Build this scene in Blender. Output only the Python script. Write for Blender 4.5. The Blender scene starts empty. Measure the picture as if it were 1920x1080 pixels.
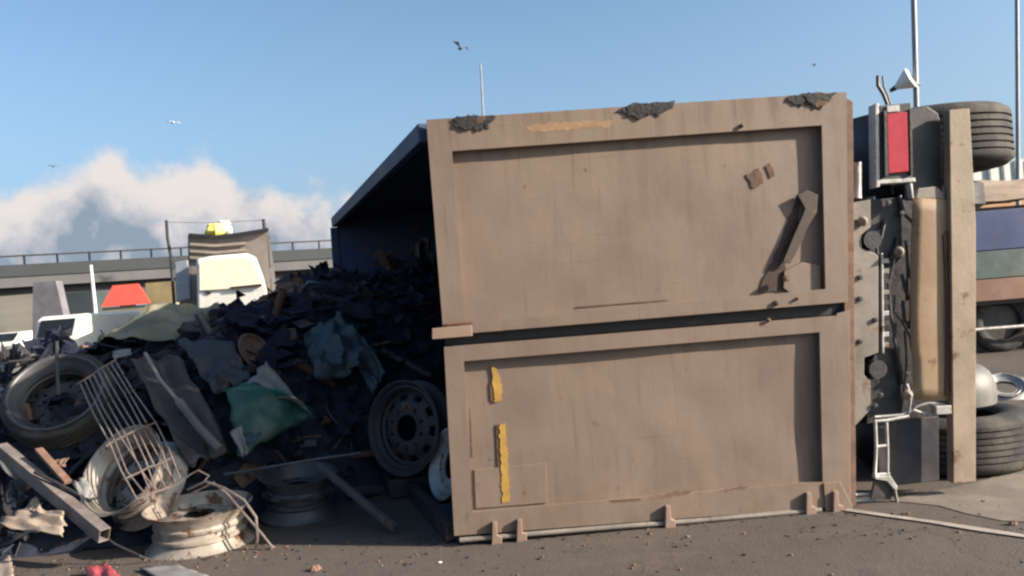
import bpy, math, random
from mathutils import Vector, Matrix, noise
R = math.radians
rnd = random.Random(7)
scene = bpy.context.scene
COL = scene.collection

# ------------------------------------------------------------------ camera
F_PX, CAM_Z, PITCH, ROLL = 1600.0, 1.43, 0.18, 4.55
cp, sp_ = math.cos(R(PITCH)), math.sin(R(PITCH))
FWD = Vector((0, cp, sp_)); R0 = Vector((1, 0, 0)); U0 = Vector((0, -sp_, cp))
cr, sr = math.cos(R(ROLL)), math.sin(R(ROLL))
RGT = R0 * cr - U0 * sr
UP = R0 * sr + U0 * cr
CAM = Vector((0, 0, CAM_Z))
cd = bpy.data.cameras.new('camera'); cam = bpy.data.objects.new('camera', cd); COL.objects.link(cam)
m3 = Matrix((RGT, UP, -FWD)).transposed()
cam.matrix_world = Matrix.Translation(CAM) @ m3.to_4x4()
cd.sensor_width = 36; cd.lens = 36 * F_PX / 1920; cd.clip_start = 0.05; cd.clip_end = 3000
scene.camera = cam

# ------------------------------------------------------------------ light
SUN_EL, SUN_FRONT = 23.5, 16.5      # elevation; degrees in front of the tailgate plane
EXPO = 1.45
scene.view_settings.view_transform = 'Standard'; scene.view_settings.look = 'None'
scene.view_settings.exposure = EXPO; scene.view_settings.gamma = 1
scene.view_settings.use_curve_mapping = False
scene.cycles.filter_width = 2.4
saz = R(-SUN_FRONT)                 # sun stands towards (+x, slightly -y)
SUNDIR = Vector((math.cos(R(SUN_EL)) * math.cos(saz), math.cos(R(SUN_EL)) * math.sin(saz), math.sin(R(SUN_EL))))
sl = bpy.data.lights.new('sun', 'SUN'); so = bpy.data.objects.new('sun', sl); COL.objects.link(so)
sl.energy = 5.0; sl.angle = R(0.6); sl.color = (1.0, 0.86, 0.70)
so.rotation_euler = SUNDIR.to_track_quat('Z', 'Y').to_euler(); so.location = SUNDIR * 60


class NT:
    """tiny node helper"""
    def __init__(s, tree): s.t = tree; s.n = tree.nodes; s.l = tree.links
    def node(s, typ, **kw):
        n = s.n.new(typ)
        for k, v in kw.items(): setattr(n, k, v)
        return n
    def put(s, sock, v):
        if hasattr(v, 'is_output'): s.l.new(v, sock)
        else: sock.default_value = v
    def math(s, op, a, b=None, c=None, clamp=False):
        n = s.node('ShaderNodeMath', operation=op, use_clamp=clamp)
        for i, v in enumerate((a, b, c)):
            if v is not None: s.put(n.inputs[i], v)
        return n.outputs[0]
    def mix(s, f, a, b, blend='MIX'):
        n = s.node('ShaderNodeMix', data_type='RGBA', blend_type=blend)
        s.put(n.inputs[0], f); s.put(n.inputs[6], a); s.put(n.inputs[7], b)
        return n.outputs[2]
    def noise(s, vec, scale, detail=4, rough=.55, out=0):
        n = s.node('ShaderNodeTexNoise'); s.put(n.inputs['Vector'], vec)
        n.inputs['Scale'].default_value = scale; n.inputs['Detail'].default_value = detail
        n.inputs['Roughness'].default_value = rough
        return n.outputs[out]
    def ramp(s, f, stops, interp='LINEAR'):
        n = s.node('ShaderNodeValToRGB'); n.color_ramp.interpolation = interp
        cr_ = n.color_ramp
        while len(cr_.elements) < len(stops): cr_.elements.new(0.5)
        for e, (p, c) in zip(cr_.elements, stops):
            e.position = p; e.color = c if len(c) == 4 else (*c, 1)
        s.put(n.inputs[0], f)
        return n.outputs[0]
    def smooth(s, v, a, b, lo=0.0, hi=1.0):
        n = s.node('ShaderNodeMapRange', interpolation_type='SMOOTHSTEP')
        s.put(n.inputs[0], v); s.put(n.inputs[1], a); s.put(n.inputs[2], b); s.put(n.inputs[3], lo); s.put(n.inputs[4], hi)
        return n.outputs[0]


# ------------------------------------------------------------------ world: clear sky with a cumulus bank along the horizon
world = bpy.data.worlds.new('World'); scene.world = world; world.use_nodes = True
wt = NT(world.node_tree); wt.n.clear()
sky = wt.node('ShaderNodeTexSky', sky_type='NISHITA')
sky.sun_disc = False; sky.sun_elevation = R(SUN_EL)
sky.sun_rotation = math.atan2(SUNDIR.x, SUNDIR.y)
sky.altitude = 0; sky.air_density = 0.75; sky.dust_density = 3.2; sky.ozone_density = 1.6
SKY_STR = 0.086
tc = wt.node('ShaderNodeTexCoord')
dirv = tc.outputs['Generated']
sx = wt.node('ShaderNodeSeparateXYZ'); wt.put(sx.inputs[0], dirv)
el = wt.math('MULTIPLY', wt.math('ARCSINE', sx.outputs[2]), 180 / math.pi)
az = wt.math('MULTIPLY', wt.math('ARCTAN2', sx.outputs[0], sx.outputs[1]), 180 / math.pi)
azp = wt.math('PINGPONG', wt.math('ADD', az, 36), 60.0)                 # the bank repeats all round the horizon
azn = wt.math('DIVIDE', azp, 60.0)
top = wt.math('MULTIPLY', wt.ramp(azn, [(p, (v,) * 3) for p, v in ((0, .60), (.083, .62), (.143, .70), (.20, .71), (.242, .63), (.273, .72), (.32, .70), (.367, .60), (.41, .50), (.52, .34), (1, .25))], 'CARDINAL'), 14.3)
def vadd(v):
    n = wt.node('ShaderNodeVectorMath', operation='ADD'); wt.put(n.inputs[0], dirv); n.inputs[1].default_value = v; return n.outputs[0]
def billow(vec): return wt.math('ADD', wt.math('MULTIPLY', wt.noise(vec, 8, 2, .5), .6), wt.math('MULTIPLY', wt.noise(vec, 24, 6, .58), .4))
n1 = billow(dirv)
ns = billow(vadd(tuple(SUNDIR * .035 + Vector((0, 0, .02)))))
depth = wt.math('ADD', wt.math('MULTIPLY', wt.math('SUBTRACT', top, el), .75), wt.math('MULTIPLY', wt.math('SUBTRACT', n1, .5), 10.0))
mask = wt.smooth(depth, -0.2, 1.5)
mask = wt.math('MULTIPLY', mask, wt.smooth(el, -1.0, 5.0, .75, .97))
relief = wt.math('MULTIPLY', wt.math('SUBTRACT', n1, ns), 3.2)
body = wt.smooth(wt.math('SUBTRACT', top, el), .8, 6.0, .0, .85)
lit = wt.math('ADD', wt.math('SUBTRACT', body, relief), .12, clamp=True)
ccol = wt.ramp(lit, [(0, (.86, .79, .74)), (.3, (.78, .74, .73)), (.6, (.58, .58, .62)), (.85, (.42, .46, .53)), (1, (.29, .36, .45))])
cl_str = wt.node('ShaderNodeVectorMath', operation='SCALE'); wt.put(cl_str.inputs[0], ccol); cl_str.inputs['Scale'].default_value = 1.0 / 2 ** EXPO / SKY_STR
HZ = 1 / 2 ** EXPO / SKY_STR
haze_sky = wt.mix(wt.smooth(el, 0.0, 20.0, .6, 0.0), wt.mix(1.0, sky.outputs[0], (.92, 1.05, 1.02, 1), 'MULTIPLY'), (.36 * HZ, .48 * HZ, .66 * HZ, 1))
skymix = wt.mix(mask, haze_sky, cl_str.outputs[0])
bg = wt.node('ShaderNodeBackground'); wt.put(bg.inputs[0], skymix); bg.inputs[1].default_value = SKY_STR
wo = wt.node('ShaderNodeOutputWorld'); wt.l.new(bg.outputs[0], wo.inputs[0])

# ------------------------------------------------------------------ pixel helpers (directions only; distance from ground, wall or usual size)
def ray(px, py): return FWD + RGT * ((px - 960) / F_PX) - UP * ((py - 540) / F_PX)
def G(px, py, z=0.0):
    d = ray(px, py); return CAM + d * ((z - CAM_Z) / d.z)
def D(px, py, y):
    d = ray(px, py); return CAM + d * (y / d.y)

# ------------------------------------------------------------------ materials
MATS = {}
def pm(name, col, rough=.6, metal=0.0, var=.25, scale=5.0, rust=0.0, rust_scale=7.0, bump=.15, bscale=40, dust=0.0, rust_col=(.09, .04, .02), stretch=None, spec=.5):
    if name in MATS: return MATS[name]
    m = bpy.data.materials.new(name); m.use_nodes = True; t = NT(m.node_tree)
    b = t.n['Principled BSDF']
    geo = t.node('ShaderNodeNewGeometry'); pos = geo.outputs['Position']
    if stretch:
        mp = t.node('ShaderNodeMapping'); t.put(mp.inputs[0], pos); mp.inputs['Scale'].default_value = stretch; spos = mp.outputs[0]
    else: spos = pos
    c = tuple(col)
    dark = tuple(x * (1 - var) for x in c) + (1,); light = tuple(min(1, x * (1 + var)) for x in c) + (1,)
    nz = t.noise(spos, scale, 5, .6)
    colr = t.ramp(nz, [(.3, dark), (.7, light)])
    fine = t.noise(pos, scale * 9, 3, .6)
    colr = t.mix(t.math('MULTIPLY', fine, .35), colr, dark)
    if rust > 0:
        rn = t.noise(spos, rust_scale, 8, .68)
        f = t.smooth(rn, .68 - rust * .32, .74 - rust * .3)
        rc = t.mix(t.noise(pos, 30, 3), tuple(x * .5 for x in rust_col) + (1,), tuple(min(1, x * 1.8) for x in rust_col) + (1,))
        colr = t.mix(f, colr, rc)
    if dust > 0:
        dn = t.noise(pos, 3.1, 6, .6)
        colr = t.mix(t.math('MULTIPLY', t.smooth(dn, .42, .7), dust), colr, (.30, .25, .20, 1))
    t.put(b.inputs['Base Color'], colr)
    b.inputs['Metallic'].default_value = metal
    rr = t.math('ADD', t.math('MULTIPLY', t.math('SUBTRACT', nz, .5), .35), rough, clamp=True)
    t.put(b.inputs['Roughness'], rr)
    b.inputs['Specular IOR Level'].default_value = spec
    if bump > 0:
        bn = t.node('ShaderNodeBump'); bn.inputs['Strength'].default_value = bump; bn.inputs['Distance'].default_value = .01
        t.put(bn.inputs['Height'], t.noise(pos, bscale, 4, .6)); t.put(b.inputs['Normal'], bn.outputs[0])
    MATS[name] = m
    return m

def make_tan():
    """sun-faded tan paint on sheet steel: mottling, scuffs, drip streaks, grime and small rust"""
    m = bpy.data.materials.new('tan_paint'); m.use_nodes = True; t = NT(m.node_tree); b = t.n['Principled BSDF']
    pos = t.node('ShaderNodeNewGeometry').outputs['Position']
    def mapped(sc, rot=0.0):
        mp = t.node('ShaderNodeMapping'); t.put(mp.inputs[0], pos); mp.inputs['Scale'].default_value = sc; mp.inputs['Rotation'].default_value = (0, rot, 0); return mp.outputs[0]
    base = t.ramp(t.noise(pos, 1.1, 6, .62), [(.3, (.120, .0865, .069)), (.5, (.150, .1075, .086)), (.7, (.173, .125, .098))])
    base = t.mix(t.smooth(t.noise(pos, .9, 4, .6), .48, .68, 0, .5), base, (.176, .129, .088, 1))          # yellower faded areas
    streak = t.noise(mapped((8, 8, .7)), 1.7, 7, .68)
    base = t.mix(t.smooth(streak, .50, .74, 0, .42), base, (.105, .074, .055, 1))
    fine = t.noise(mapped((30, 30, 1.2)), 1.5, 4, .6)
    base = t.mix(t.smooth(fine, .58, .72, 0, .5), base, (.10, .062, .040, 1))
    scuff = t.noise(mapped((1.0, 3, 10), R(8)), 2.1, 8, .72)
    base = t.mix(t.smooth(scuff, .62, .70, 0, .3), base, (.22, .165, .13, 1))
    scr = t.noise(mapped((1.3, 2, 60), R(5)), 1.2, 3, .5)
    base = t.mix(t.math('MULTIPLY', t.smooth(scr, .66, .69), t.smooth(t.noise(pos, 1.7, 3), .5, .62)), base, (.12, .08, .055, 1))
    spots = t.noise(pos, 9, 9, .74)
    base = t.mix(t.smooth(spots, .635, .685, 0, .85), base, (.075, .040, .022, 1))
    low = t.node('ShaderNodeSeparateXYZ'); t.put(low.inputs[0], pos)
    mud = t.math('MULTIPLY', t.smooth(low.outputs[2], .75, .02), t.smooth(t.noise(pos, 3.3, 7, .68), .42, .62))
    base = t.mix(t.math('MULTIPLY', mud, .6), base, (.115, .082, .056, 1))
    high = t.math('MULTIPLY', t.smooth(low.outputs[2], 2.15, 2.5), t.smooth(streak, .44, .62))
    base = t.mix(t.math('MULTIPLY', high, .55), base, (.09, .062, .045, 1))
    t.put(b.inputs['Base Color'], base)
    t.put(b.inputs['Roughness'], t.smooth(streak, .3, .7, .48, .78))
    bn = t.node('ShaderNodeBump'); bn.inputs['Strength'].default_value = .45; bn.inputs['Distance'].default_value = .014
    h = t.math('ADD', t.math('MULTIPLY', t.noise(pos, 2.6, 2, .5), 1.0), t.math('ADD', t.math('MULTIPLY', t.noise(pos, 45, 4, .6), .07), t.math('MULTIPLY', spots, .25)))
    t.put(bn.inputs['Height'], h); t.put(b.inputs['Normal'], bn.outputs[0])
    MATS['tan'] = m; return m

TAN = make_tan()
TAN2 = pm('tan_paint_clean', (.20, .14, .108), .55, var=.15, scale=3, rust=.12, bump=.1)
OCHRE = pm('ochre_paint', (.225, .15, .088), .65, var=.2, scale=3, rust=.2, dust=.3)
YELL = pm('yellow_paint', (.33, .20, .045), .5, var=.2, scale=14, rust=.2)
ORAN = pm('orange_undercoat', (.24, .145, .08), .6, var=.3, scale=12, rust=.05)
RUST = pm('rusted_steel', (.10, .055, .035), .8, .1, var=.45, scale=14, rust=.5, bump=.5)
DKST = pm('dark_steel', (.035, .035, .04), .55, .4, var=.4, scale=9, rust=.25, bump=.3)
INTER = pm('bed_interior', (.022, .045, .10), .65, .15, var=.35, scale=3, rust=.3, bump=.3)
GREY = pm('grey_paint', (.145, .13, .115), .6, var=.3, scale=6, rust=.35, dust=.3)
LGREY = pm('galvanised', (.36, .35, .34), .45, .3, var=.3, scale=12, rust=.25)
BLACK = pm('black_plastic', (.018, .018, .022), .5, var=.3, scale=10, dust=.12)
RUBBER = pm('tyre_rubber', (.026, .026, .028), .85, var=.3, scale=12, dust=.22, bump=.3, spec=.3)
REDL = pm('red_lens', (.34, .035, .048), .18, var=.12, scale=20, bump=.0)
CREAM = pm('cream_wheel_paint', (.29, .255, .225), .38, .25, var=.35, scale=7, rust=.42, rust_scale=9)
STEEL = pm('grey_wheel_paint', (.075, .08, .09), .5, .3, var=.3, scale=8, rust=.25)
WIRE = pm('tarnished_wire', (.21, .172, .155), .45, .45, var=.3, scale=18, rust=.25)
GREEN = pm('green_plastic', (.004, .06, .048), .5, var=.3, scale=6, dust=.15)
SHEET = pm('blue_grey_sheet', (.038, .062, .08), .55, .2, var=.35, scale=7, rust=.15, bump=.3)
PALE = pm('pale_sheet', (.17, .168, .17), .6, .1, var=.3, scale=9, rust=.15)
CARD = pm('dirty_cardboard', (.22, .175, .145), .85, var=.3, scale=10, dust=.3)
BROWN = pm('brown_scrap', (.13, .075, .055), .8, var=.45, scale=12, rust=.3)
OLIVE = pm('olive_tarpaulin', (.10, .105, .075), .75, var=.3, scale=2.5, dust=.4)
WHITE = pm('white_paint', (.62, .61, .59), .35, var=.08, scale=6, dust=.1)
GLASS = pm('dark_glass', (.012, .014, .018), .08, var=.2, scale=2, bump=0)
CONC = pm('concrete', (.085, .087, .093), .85, var=.22, scale=.7, bump=.2, bscale=12)
DCONC = pm('weathered_concrete', (.06, .06, .068), .9, var=.3, scale=.6, bump=.2, bscale=10)

# ------------------------------------------------------------------ mesh builder
W = {}
class MB:
    def __init__(s): s.v = []; s.f = []; s.mi = []
    def add(s, vs, fs, mi=0):
        o = len(s.v); s.v += [Vector(p) for p in vs]
        for f in fs: s.f.append([i + o for i in f]); s.mi.append(mi)
    def prism(s, poly, vec, mi=0):
        n = len(poly); vec = Vector(vec); a = [Vector(p) for p in poly]; b = [p + vec for p in a]
        s.add(a + b, [list(range(n))[::-1], list(range(n, 2 * n))] + [[i, (i + 1) % n, n + (i + 1) % n, n + i] for i in range(n)], mi)
        return s
    def box(s, c, size, rot=None, mi=0):
        c = Vector(c); h = Vector(size) / 2; vs = []
        for x in (-1, 1):
            for y in (-1, 1):
                for z in (-1, 1):
                    p = Vector((x * h.x, y * h.y, z * h.z)); vs.append(c + (rot @ p if rot else p))
        s.add(vs, [[0, 1, 3, 2], [4, 6, 7, 5], [0, 4, 5, 1], [2, 3, 7, 6], [0, 2, 6, 4], [1, 5, 7, 3]], mi); return s
    def tube(s, path, r, seg=8, mi=0, closed=False):
        P = [Vector(p) for p in path]; n = len(P); rings = []; up = None
        rs = r if isinstance(r, (list, tuple)) else [r] * n
        for i in range(n):
            t = (P[(i + 1) % n] - P[i - 1]) if closed else (P[min(i + 1, n - 1)] - P[max(i - 1, 0)])
            t.normalize()
            if up is None: up = Vector((0, 0, 1)) if abs(t.z) < .9 else Vector((1, 0, 0))
            side = t.cross(up)
            if side.length < 1e-5: side = t.cross(Vector((1, 0.3, 0)))
            side.normalize(); up = side.cross(t).normalized()
            rings.append([P[i] + (side * math.cos(2 * math.pi * k / seg) + up * math.sin(2 * math.pi * k / seg)) * rs[i] for k in range(seg)])
        vs = [p for rg in rings for p in rg]; fs = []
        for i in range(n if closed else n - 1):
            a, b = i * seg, ((i + 1) % n) * seg
            for k in range(seg): fs.append([a + k, a + (k + 1) % seg, b + (k + 1) % seg, b + k])
        if not closed: fs += [list(range(seg))[::-1], list(range((n - 1) * seg, n * seg))]
        s.add(vs, fs, mi); return s
    def lathe(s, prof, seg=40, closed=True, mi=0, M=None):
        """profile of (radius, height) about local z"""
        n = len(prof); vs = []
        for k in range(seg):
            a = 2 * math.pi * k / seg
            for r, h in prof:
                p = Vector((r * math.cos(a), r * math.sin(a), h)); vs.append(M @ p if M else p)
        fs = []
        for k in range(seg):
            a, b = k * n, ((k + 1) % seg) * n
            for i in range(n if closed else n - 1):
                j = (i + 1) % n; fs.append([a + i, b + i, b + j, a + j])
        s.add(vs, fs, mi); return s
    def build(s, name, mats, parent=None, M=None, smooth=False, bevel=0, solid=0):
        me = bpy.data.meshes.new(name)
        if M is None:
            lo = Vector([min(v[i] for v in s.v) for i in range(3)]); hi = Vector([max(v[i] for v in s.v) for i in range(3)])
            c = (lo + hi) / 2; c.z = lo.z; M = Matrix.Translation(c); vs = [v - c for v in s.v]
        else: vs = s.v
        me.from_pydata([tuple(v) for v in vs], [], s.f); 
        mats = mats if isinstance(mats, (list, tuple)) else [mats]
        for mt in mats: me.materials.append(mt)
        for p, i in zip(me.polygons, s.mi): p.material_index = i
        import bmesh
        bm = bmesh.new(); bm.from_mesh(me); bmesh.ops.recalc_face_normals(bm, faces=bm.faces); bm.to_mesh(me); bm.free()
        if smooth:
            for p in me.polygons: p.use_smooth = True
            me.set_sharp_from_angle(angle=R(38))
        return place(name, me, parent, M, bevel, solid)

def place(name, me, parent=None, M=None, bevel=0, solid=0):
    o = bpy.data.objects.new(name, me); COL.objects.link(o); M = M or Matrix()
    if parent: o.parent = parent; o.matrix_parent_inverse = W[parent].inverted()
    o.matrix_basis = M; W[o] = M
    if solid:
        md = o.modifiers.new('thickness', 'SOLIDIFY'); md.thickness = solid; md.offset = 0
    if bevel:
        md = o.modifiers.new('bevel', 'BEVEL'); md.width = bevel; md.segments = 2; md.limit_method = 'ANGLE'
    return o
def thing(name, loc, label, cat, group=None, parent=None):
    o = bpy.data.objects.new(name, None); COL.objects.link(o); o.empty_display_size = .1
    M = Matrix.Translation(Vector(loc)); o.matrix_basis = M; W[o] = M
    if parent: o.parent = parent; o.matrix_parent_inverse = W[parent].inverted()
    if label: tag(o, label, cat, group)
    return o
def tag(o, label, cat, group=None):
    o['label'] = label; o['category'] = cat
    if group: o['group'] = group
    return o
def struct(o): o['kind'] = 'structure'; return o
def stuff(o): o['kind'] = 'stuff'; return o

# ------------------------------------------------------------------ ground
def ground_mat():
    m = bpy.data.materials.new('asphalt'); m.use_nodes = True; t = NT(m.node_tree); b = t.n['Principled BSDF']
    pos = t.node('ShaderNodeNewGeometry').outputs['Position']
    c = t.ramp(t.noise(pos, .55, 6, .6), [(.3, (.052, .043, .039)), (.5, (.068, .056, .051)), (.72, (.086, .071, .062))])
    c = t.mix(t.smooth(t.noise(pos, 2.2, 6, .7), .52, .72, 0, .55), c, (.052, .044, .042, 1))
    c = t.mix(t.smooth(t.noise(pos, 90, 3, .7), .5, .75, 0, .5), c, (.16, .135, .115, 1))
    c = t.mix(t.smooth(t.noise(pos, 60, 2, .6), .62, .7, 0, .6), c, (.05, .045, .045, 1))
    mpd = t.node('ShaderNodeMapping'); t.put(mpd.inputs[0], pos); mpd.inputs['Scale'].default_value = (.5, 3.2, 1); mpd.inputs['Rotation'].default_value = (0, 0, R(12))
    c = t.mix(t.smooth(t.noise(mpd.outputs[0], 1.4, 6, .65), .52, .7, 0, .5), c, (.10, .078, .068, 1))          # drag marks and dust
    c = t.mix(t.smooth(t.noise(pos, .9, 5, .6), .58, .66, 0, .55), c, (.040, .034, .036, 1))                      # oil stains
    vo = t.node('ShaderNodeTexVoronoi', feature='DISTANCE_TO_EDGE'); vo.inputs['Scale'].default_value = .8
    wv = t.node('ShaderNodeVectorMath', operation='ADD'); t.put(wv.inputs[0], pos); nz3 = t.noise(pos, 3.0, 5, .6, out=1); t.put(wv.inputs[1], nz3); t.put(vo.inputs['Vector'], wv.outputs[0])
    crack = t.math('MULTIPLY', t.smooth(vo.outputs['Distance'], .012, .002), t.smooth(t.noise(pos, .7, 2), .46, .56))
    c = t.mix(t.math('MULTIPLY', crack, .7), c, (.022, .02, .02, 1))
    t.put(b.inputs['Base Color'], c); b.inputs['Roughness'].default_value = .85; b.inputs['Specular IOR Level'].default_value = .3
    bn = t.node('ShaderNodeBump'); bn.inputs['Strength'].default_value = .5; bn.inputs['Distance'].default_value = .012
    t.put(bn.inputs['Height'], t.math('ADD', t.noise(pos, 70, 4, .7), t.math('MULTIPLY', t.noise(pos, 4, 4, .6), 2.0)))
    t.put(b.inputs['Normal'], bn.outputs[0]); return m
ASPH = ground_mat()
mb = MB(); mb.add([(-900, -300, 0), (900, -300, 0), (900, 1500, 0), (-900, 1500, 0)], [[0, 1, 2, 3]])
struct(mb.build('ground', ASPH, M=Matrix()))
SLABM = pm('dusty_concrete', (.115, .097, .083), .9, var=.22, scale=1.6, bump=.3, bscale=50, dust=.35)
mb = MB(); poly = [G(x, y, .004) for x, y in ((1668, 938), (1700, 930), (1790, 913), (1850, 899), (1920, 868), (2150, 800), (2700, 700), (3600, 640), (3600, 930), (2700, 985), (2200, 985), (1925, 978), (1880, 976), (1810, 962), (1762, 948))]
mb.add(poly, [list(range(len(poly)))]); struct(mb.build('pavement', SLABM, M=Matrix()))
LINEM = pm('worn_road_paint', (.27, .24, .22), .8, var=.4, scale=5, bump=.1, dust=.4)
def strip(p0, p1, w, z, m, name, n=24):
    mb = MB(); a, b = Vector(p0), Vector(p1); t = (b - a).normalized(); s = Vector((-t.y, t.x, 0)); vs = []; fs = []
    for i in range(n + 1):
        p = a.lerp(b, i / n); k = w * (.5 + .32 * noise.noise(p * 2.7)) ; j = w * (.5 + .32 * noise.noise(p * 3.1 + Vector((9, 0, 0))))
        vs += [(*(p + s * k).xy, z), (*(p - s * j).xy, z)]
        if i: fs.append([2 * i - 2, 2 * i - 1, 2 * i + 1, 2 * i])
    mb.add(vs, fs); return struct(mb.build(name, m, M=Matrix()))
strip(G(1586, 957), G(2900, 1155), .055, .008, LINEM, 'road_marking', 90)

# ------------------------------------------------------------------ the overturned tipper truck
BL, BR = G(855, 1020), G(1588, 950)
TX = (BR - BL).normalized(); TN = Vector((0, 0, 1)).cross(TX).normalized()      # TN points away from the camera
def T(px, py, off=0.0):
    """point on the tailgate plane, off metres towards the camera"""
    d = ray(px, py); p0 = BL - TN * off
    return CAM + d * ((p0 - CAM).dot(TN) / d.dot(TN))
truck = thing('tipper_truck', (BL + BR) / 2, 'tan tipper truck lying on its side with its rear doors facing the road', 'truck')
def tg(name, pts, o0, o1, m, parent, bevel=.003):
    mb = MB(); mb.prism([T(x, y, 0) for x, y in pts], (0, 0, 0)) if False else None
    a = [T(x, y, 0) - TN * o0 for x, y in pts]
    mb.prism(a, -TN * (o1 - o0)); return mb.build(name, m, parent, bevel=bevel)
def line_off(p, q, f): return (p[0] + (q[0] - p[0]) * f, p[1] + (q[1] - p[1]) * f)

def door(outer, inner, label):
    (TL, TR, BRr, BLl), (tl, tr, br, bl) = outer, inner
    # slightly dented panel as a fine grid
    mb = MB(); nx, ny = 46, 22; vs = []; fs = []
    for j in range(ny + 1):
        for i in range(nx + 1):
            u, v = i / nx, j / ny
            a = line_off(line_off(TL, TR, u), line_off(BLl, BRr, u), v)
            p = T(*a, 0); e = min(1, min(u, 1 - u, v, 1 - v) * 9)
            vs.append(p - TN * (-.004 + e * .007 * (noise.noise(p * 1.7) + .5 * noise.noise(p * 4.1 + Vector((5, 0, 2))))))
    for j in range(ny):
        for i in range(nx): a = j * (nx + 1) + i; fs.append([a, a + 1, a + nx + 2, a + nx + 1])
    mb.add(vs, fs); d = mb.build('tailgate_door', TAN, truck, smooth=True, solid=.012); d['label'] = label
    # welded frame: outer and inner loops joined into one ring, bevelled inner edge
    mb = MB(); fr = []
    for o in (.004, .052):
        for q in (outer, inner): fr += [T(x, y, 0) - TN * o for x, y in q]
    fs = []
    for k in range(4):
        j = (k + 1) % 4
        fs += [[k, j, 4 + j, 4 + k], [8 + k, 12 + k, 12 + j, 8 + j], [k, 8 + k, 8 + j, j], [4 + k, 4 + j, 12 + j, 12 + k]]
    mb.add(fr, fs); mb.build('frame', TAN, d)
    return d
up = door(((800, 228), (1580, 176), (1583, 566), (832, 628)), ((848, 286), (1534, 238), (1541, 542), (872, 606)), 'upper tan rear door with torn hinges and a ripped latch')
lo = door(((833, 650), (1563, 592), (1586, 944), (852, 1000)), ((870, 676), (1530, 622), (1536, 900), (886, 957)), 'lower tan rear door with yellow gouges')
# post along the body floor behind the doors
tg('corner_post', [(1581, 180), (1600, 190), (1606, 955), (1560, 962), (1564, 592), (1584, 585)], -.10, -.004, BROWN, truck)
tg('corner_post', [(1566, 588), (1590, 582), (1592, 760), (1592, 950), (1582, 950), (1570, 740)], -.002, .02, TAN, truck)
def ragged(name, pts, o0, o1, m, parent, amp=3.0, step=7.0, seed=0):
    out = []
    for k, p in enumerate(pts):
        q = pts[(k + 1) % len(pts)]; n_ = max(1, int(math.hypot(q[0] - p[0], q[1] - p[1]) / step))
        for i in range(n_):
            x, y = line_off(p, q, i / n_); out.append((x + amp * noise.noise(Vector((x * .21, y * .21, seed))), y + amp * noise.noise(Vector((x * .23, y * .19, seed + 5)))))
    return tg(name, out, o0, o1, m, parent, 0)
# torn hinge remnants on the upper edge
def torn(x0, x1, y0, y1, seed):
    r = random.Random(seed); h = None
    for k in range(7):
        a = x0 + (x1 - x0) * r.uniform(0, .62); b = min(x1, a + (x1 - x0) * r.uniform(.25, .5)); f = lambda x: y0 + (y1 - y0) * (x - x0) / (x1 - x0)
        up_, dn = r.uniform(1, 8), r.uniform(8, 24)
        pts = [(a, f(a) - up_ * .5), (a + (b - a) * .4, f(a) - up_), (b, f(b) - up_ * r.uniform(.2, 1)), (b - 3, f(b) + dn * .5), (a + (b - a) * r.uniform(.4, .7), f(a) + dn), (a + 2, f(a) + dn * r.uniform(.3, .8))]
        o = ragged('torn_hinge' if h is None else 'torn_flap', pts, .0525 + k * .0012, .0575 + k * .0014, pm('torn_black', (.014, .014, .017), .8, var=.5, scale=20, bump=.6) if k != 4 else RUST, up if h is None else truck, 6.0, 5.0, seed * 9 + k)
        h = h or o
torn(852, 945, 228, 221, 1); torn(1160, 1258, 208, 200, 2); torn(1465, 1558, 188, 180, 3)
tg('torn_plate', [(1150, 214), (1185, 196), (1225, 200), (1262, 192), (1258, 206), (1222, 216), (1200, 226), (1178, 214)], .053, .060, DKST, up)
ragged('paint_patch', [(985, 243), (1000, 236), (1080, 231), (1152, 229), (1138, 240), (1060, 247), (992, 251)], .0522, .0528, ORAN, up, 5, 5, 3)
# ripped latch and gusset
ragged('gusset', [(1421, 549), (1460, 460), (1497, 362), (1502, 368), (1490, 440), (1472, 480), (1474, 546)], .002, .010, pm('shadowed_plate', (.045, .028, .024), .85, var=.4, scale=14), up, 5, 9, 8)  # torn plate; shadow of the bent flap is put into its dark brown
mb = MB()
mb.prism([T(x, y, .03) for x, y in ((1494, 366), (1512, 357), (1532, 366), (1530, 398), (1512, 428), (1494, 470), (1480, 494), (1466, 492), (1484, 448), (1500, 412), (1508, 392))], -TN * .014)
mb.build('latch_bracket', pm('rusty_brown_bracket', (.05, .034, .028), .7, var=.4, scale=12, rust=.4), up, bevel=.003)
tg('latch_plate', [(1468, 508), (1500, 492), (1536, 498), (1536, 545), (1480, 551), (1466, 540)], .004, .024, TAN, up)
for x, y, r_ in ((1472, 522, .02), (1494, 560, .009), (1455, 568, .016), (1390, 236, .012), (1440, 600, .012)):
    mb = MB(); c = T(x, y, .048); mb.lathe([(0.001, 0), (r_, 0), (r_, .02), (.001, .024)], 10, M=Matrix.Translation(c) @ (-TN).to_track_quat('Z', 'Y').to_matrix().to_4x4()); mb.build('bolt', RUST, up)
ragged('decal', [(1397, 329), (1423, 314), (1432, 344), (1412, 354)], .004, .010, RUST, up, 4, 6, 1)
ragged('decal', [(1434, 312), (1443, 305), (1452, 330), (1443, 336)], .004, .010, RUST, up, 4, 6, 2)
tg('scratch', [(1080, 575), (1250, 562), (1252, 563.5), (1080, 577)], .003, .007, RUST, up, 0)
tg('latch_bar', [(811, 615), (884, 608), (886, 629), (811, 635)], .053, .080, TAN2, up)
tg('latch_bar_shadow_lip', [(836, 606), (886, 602), (887, 607), (836, 611)], .053, .066, RUST, up).name = 'latch_shadow'  # dark strip drawn as the shadow line above the latch bar
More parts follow.
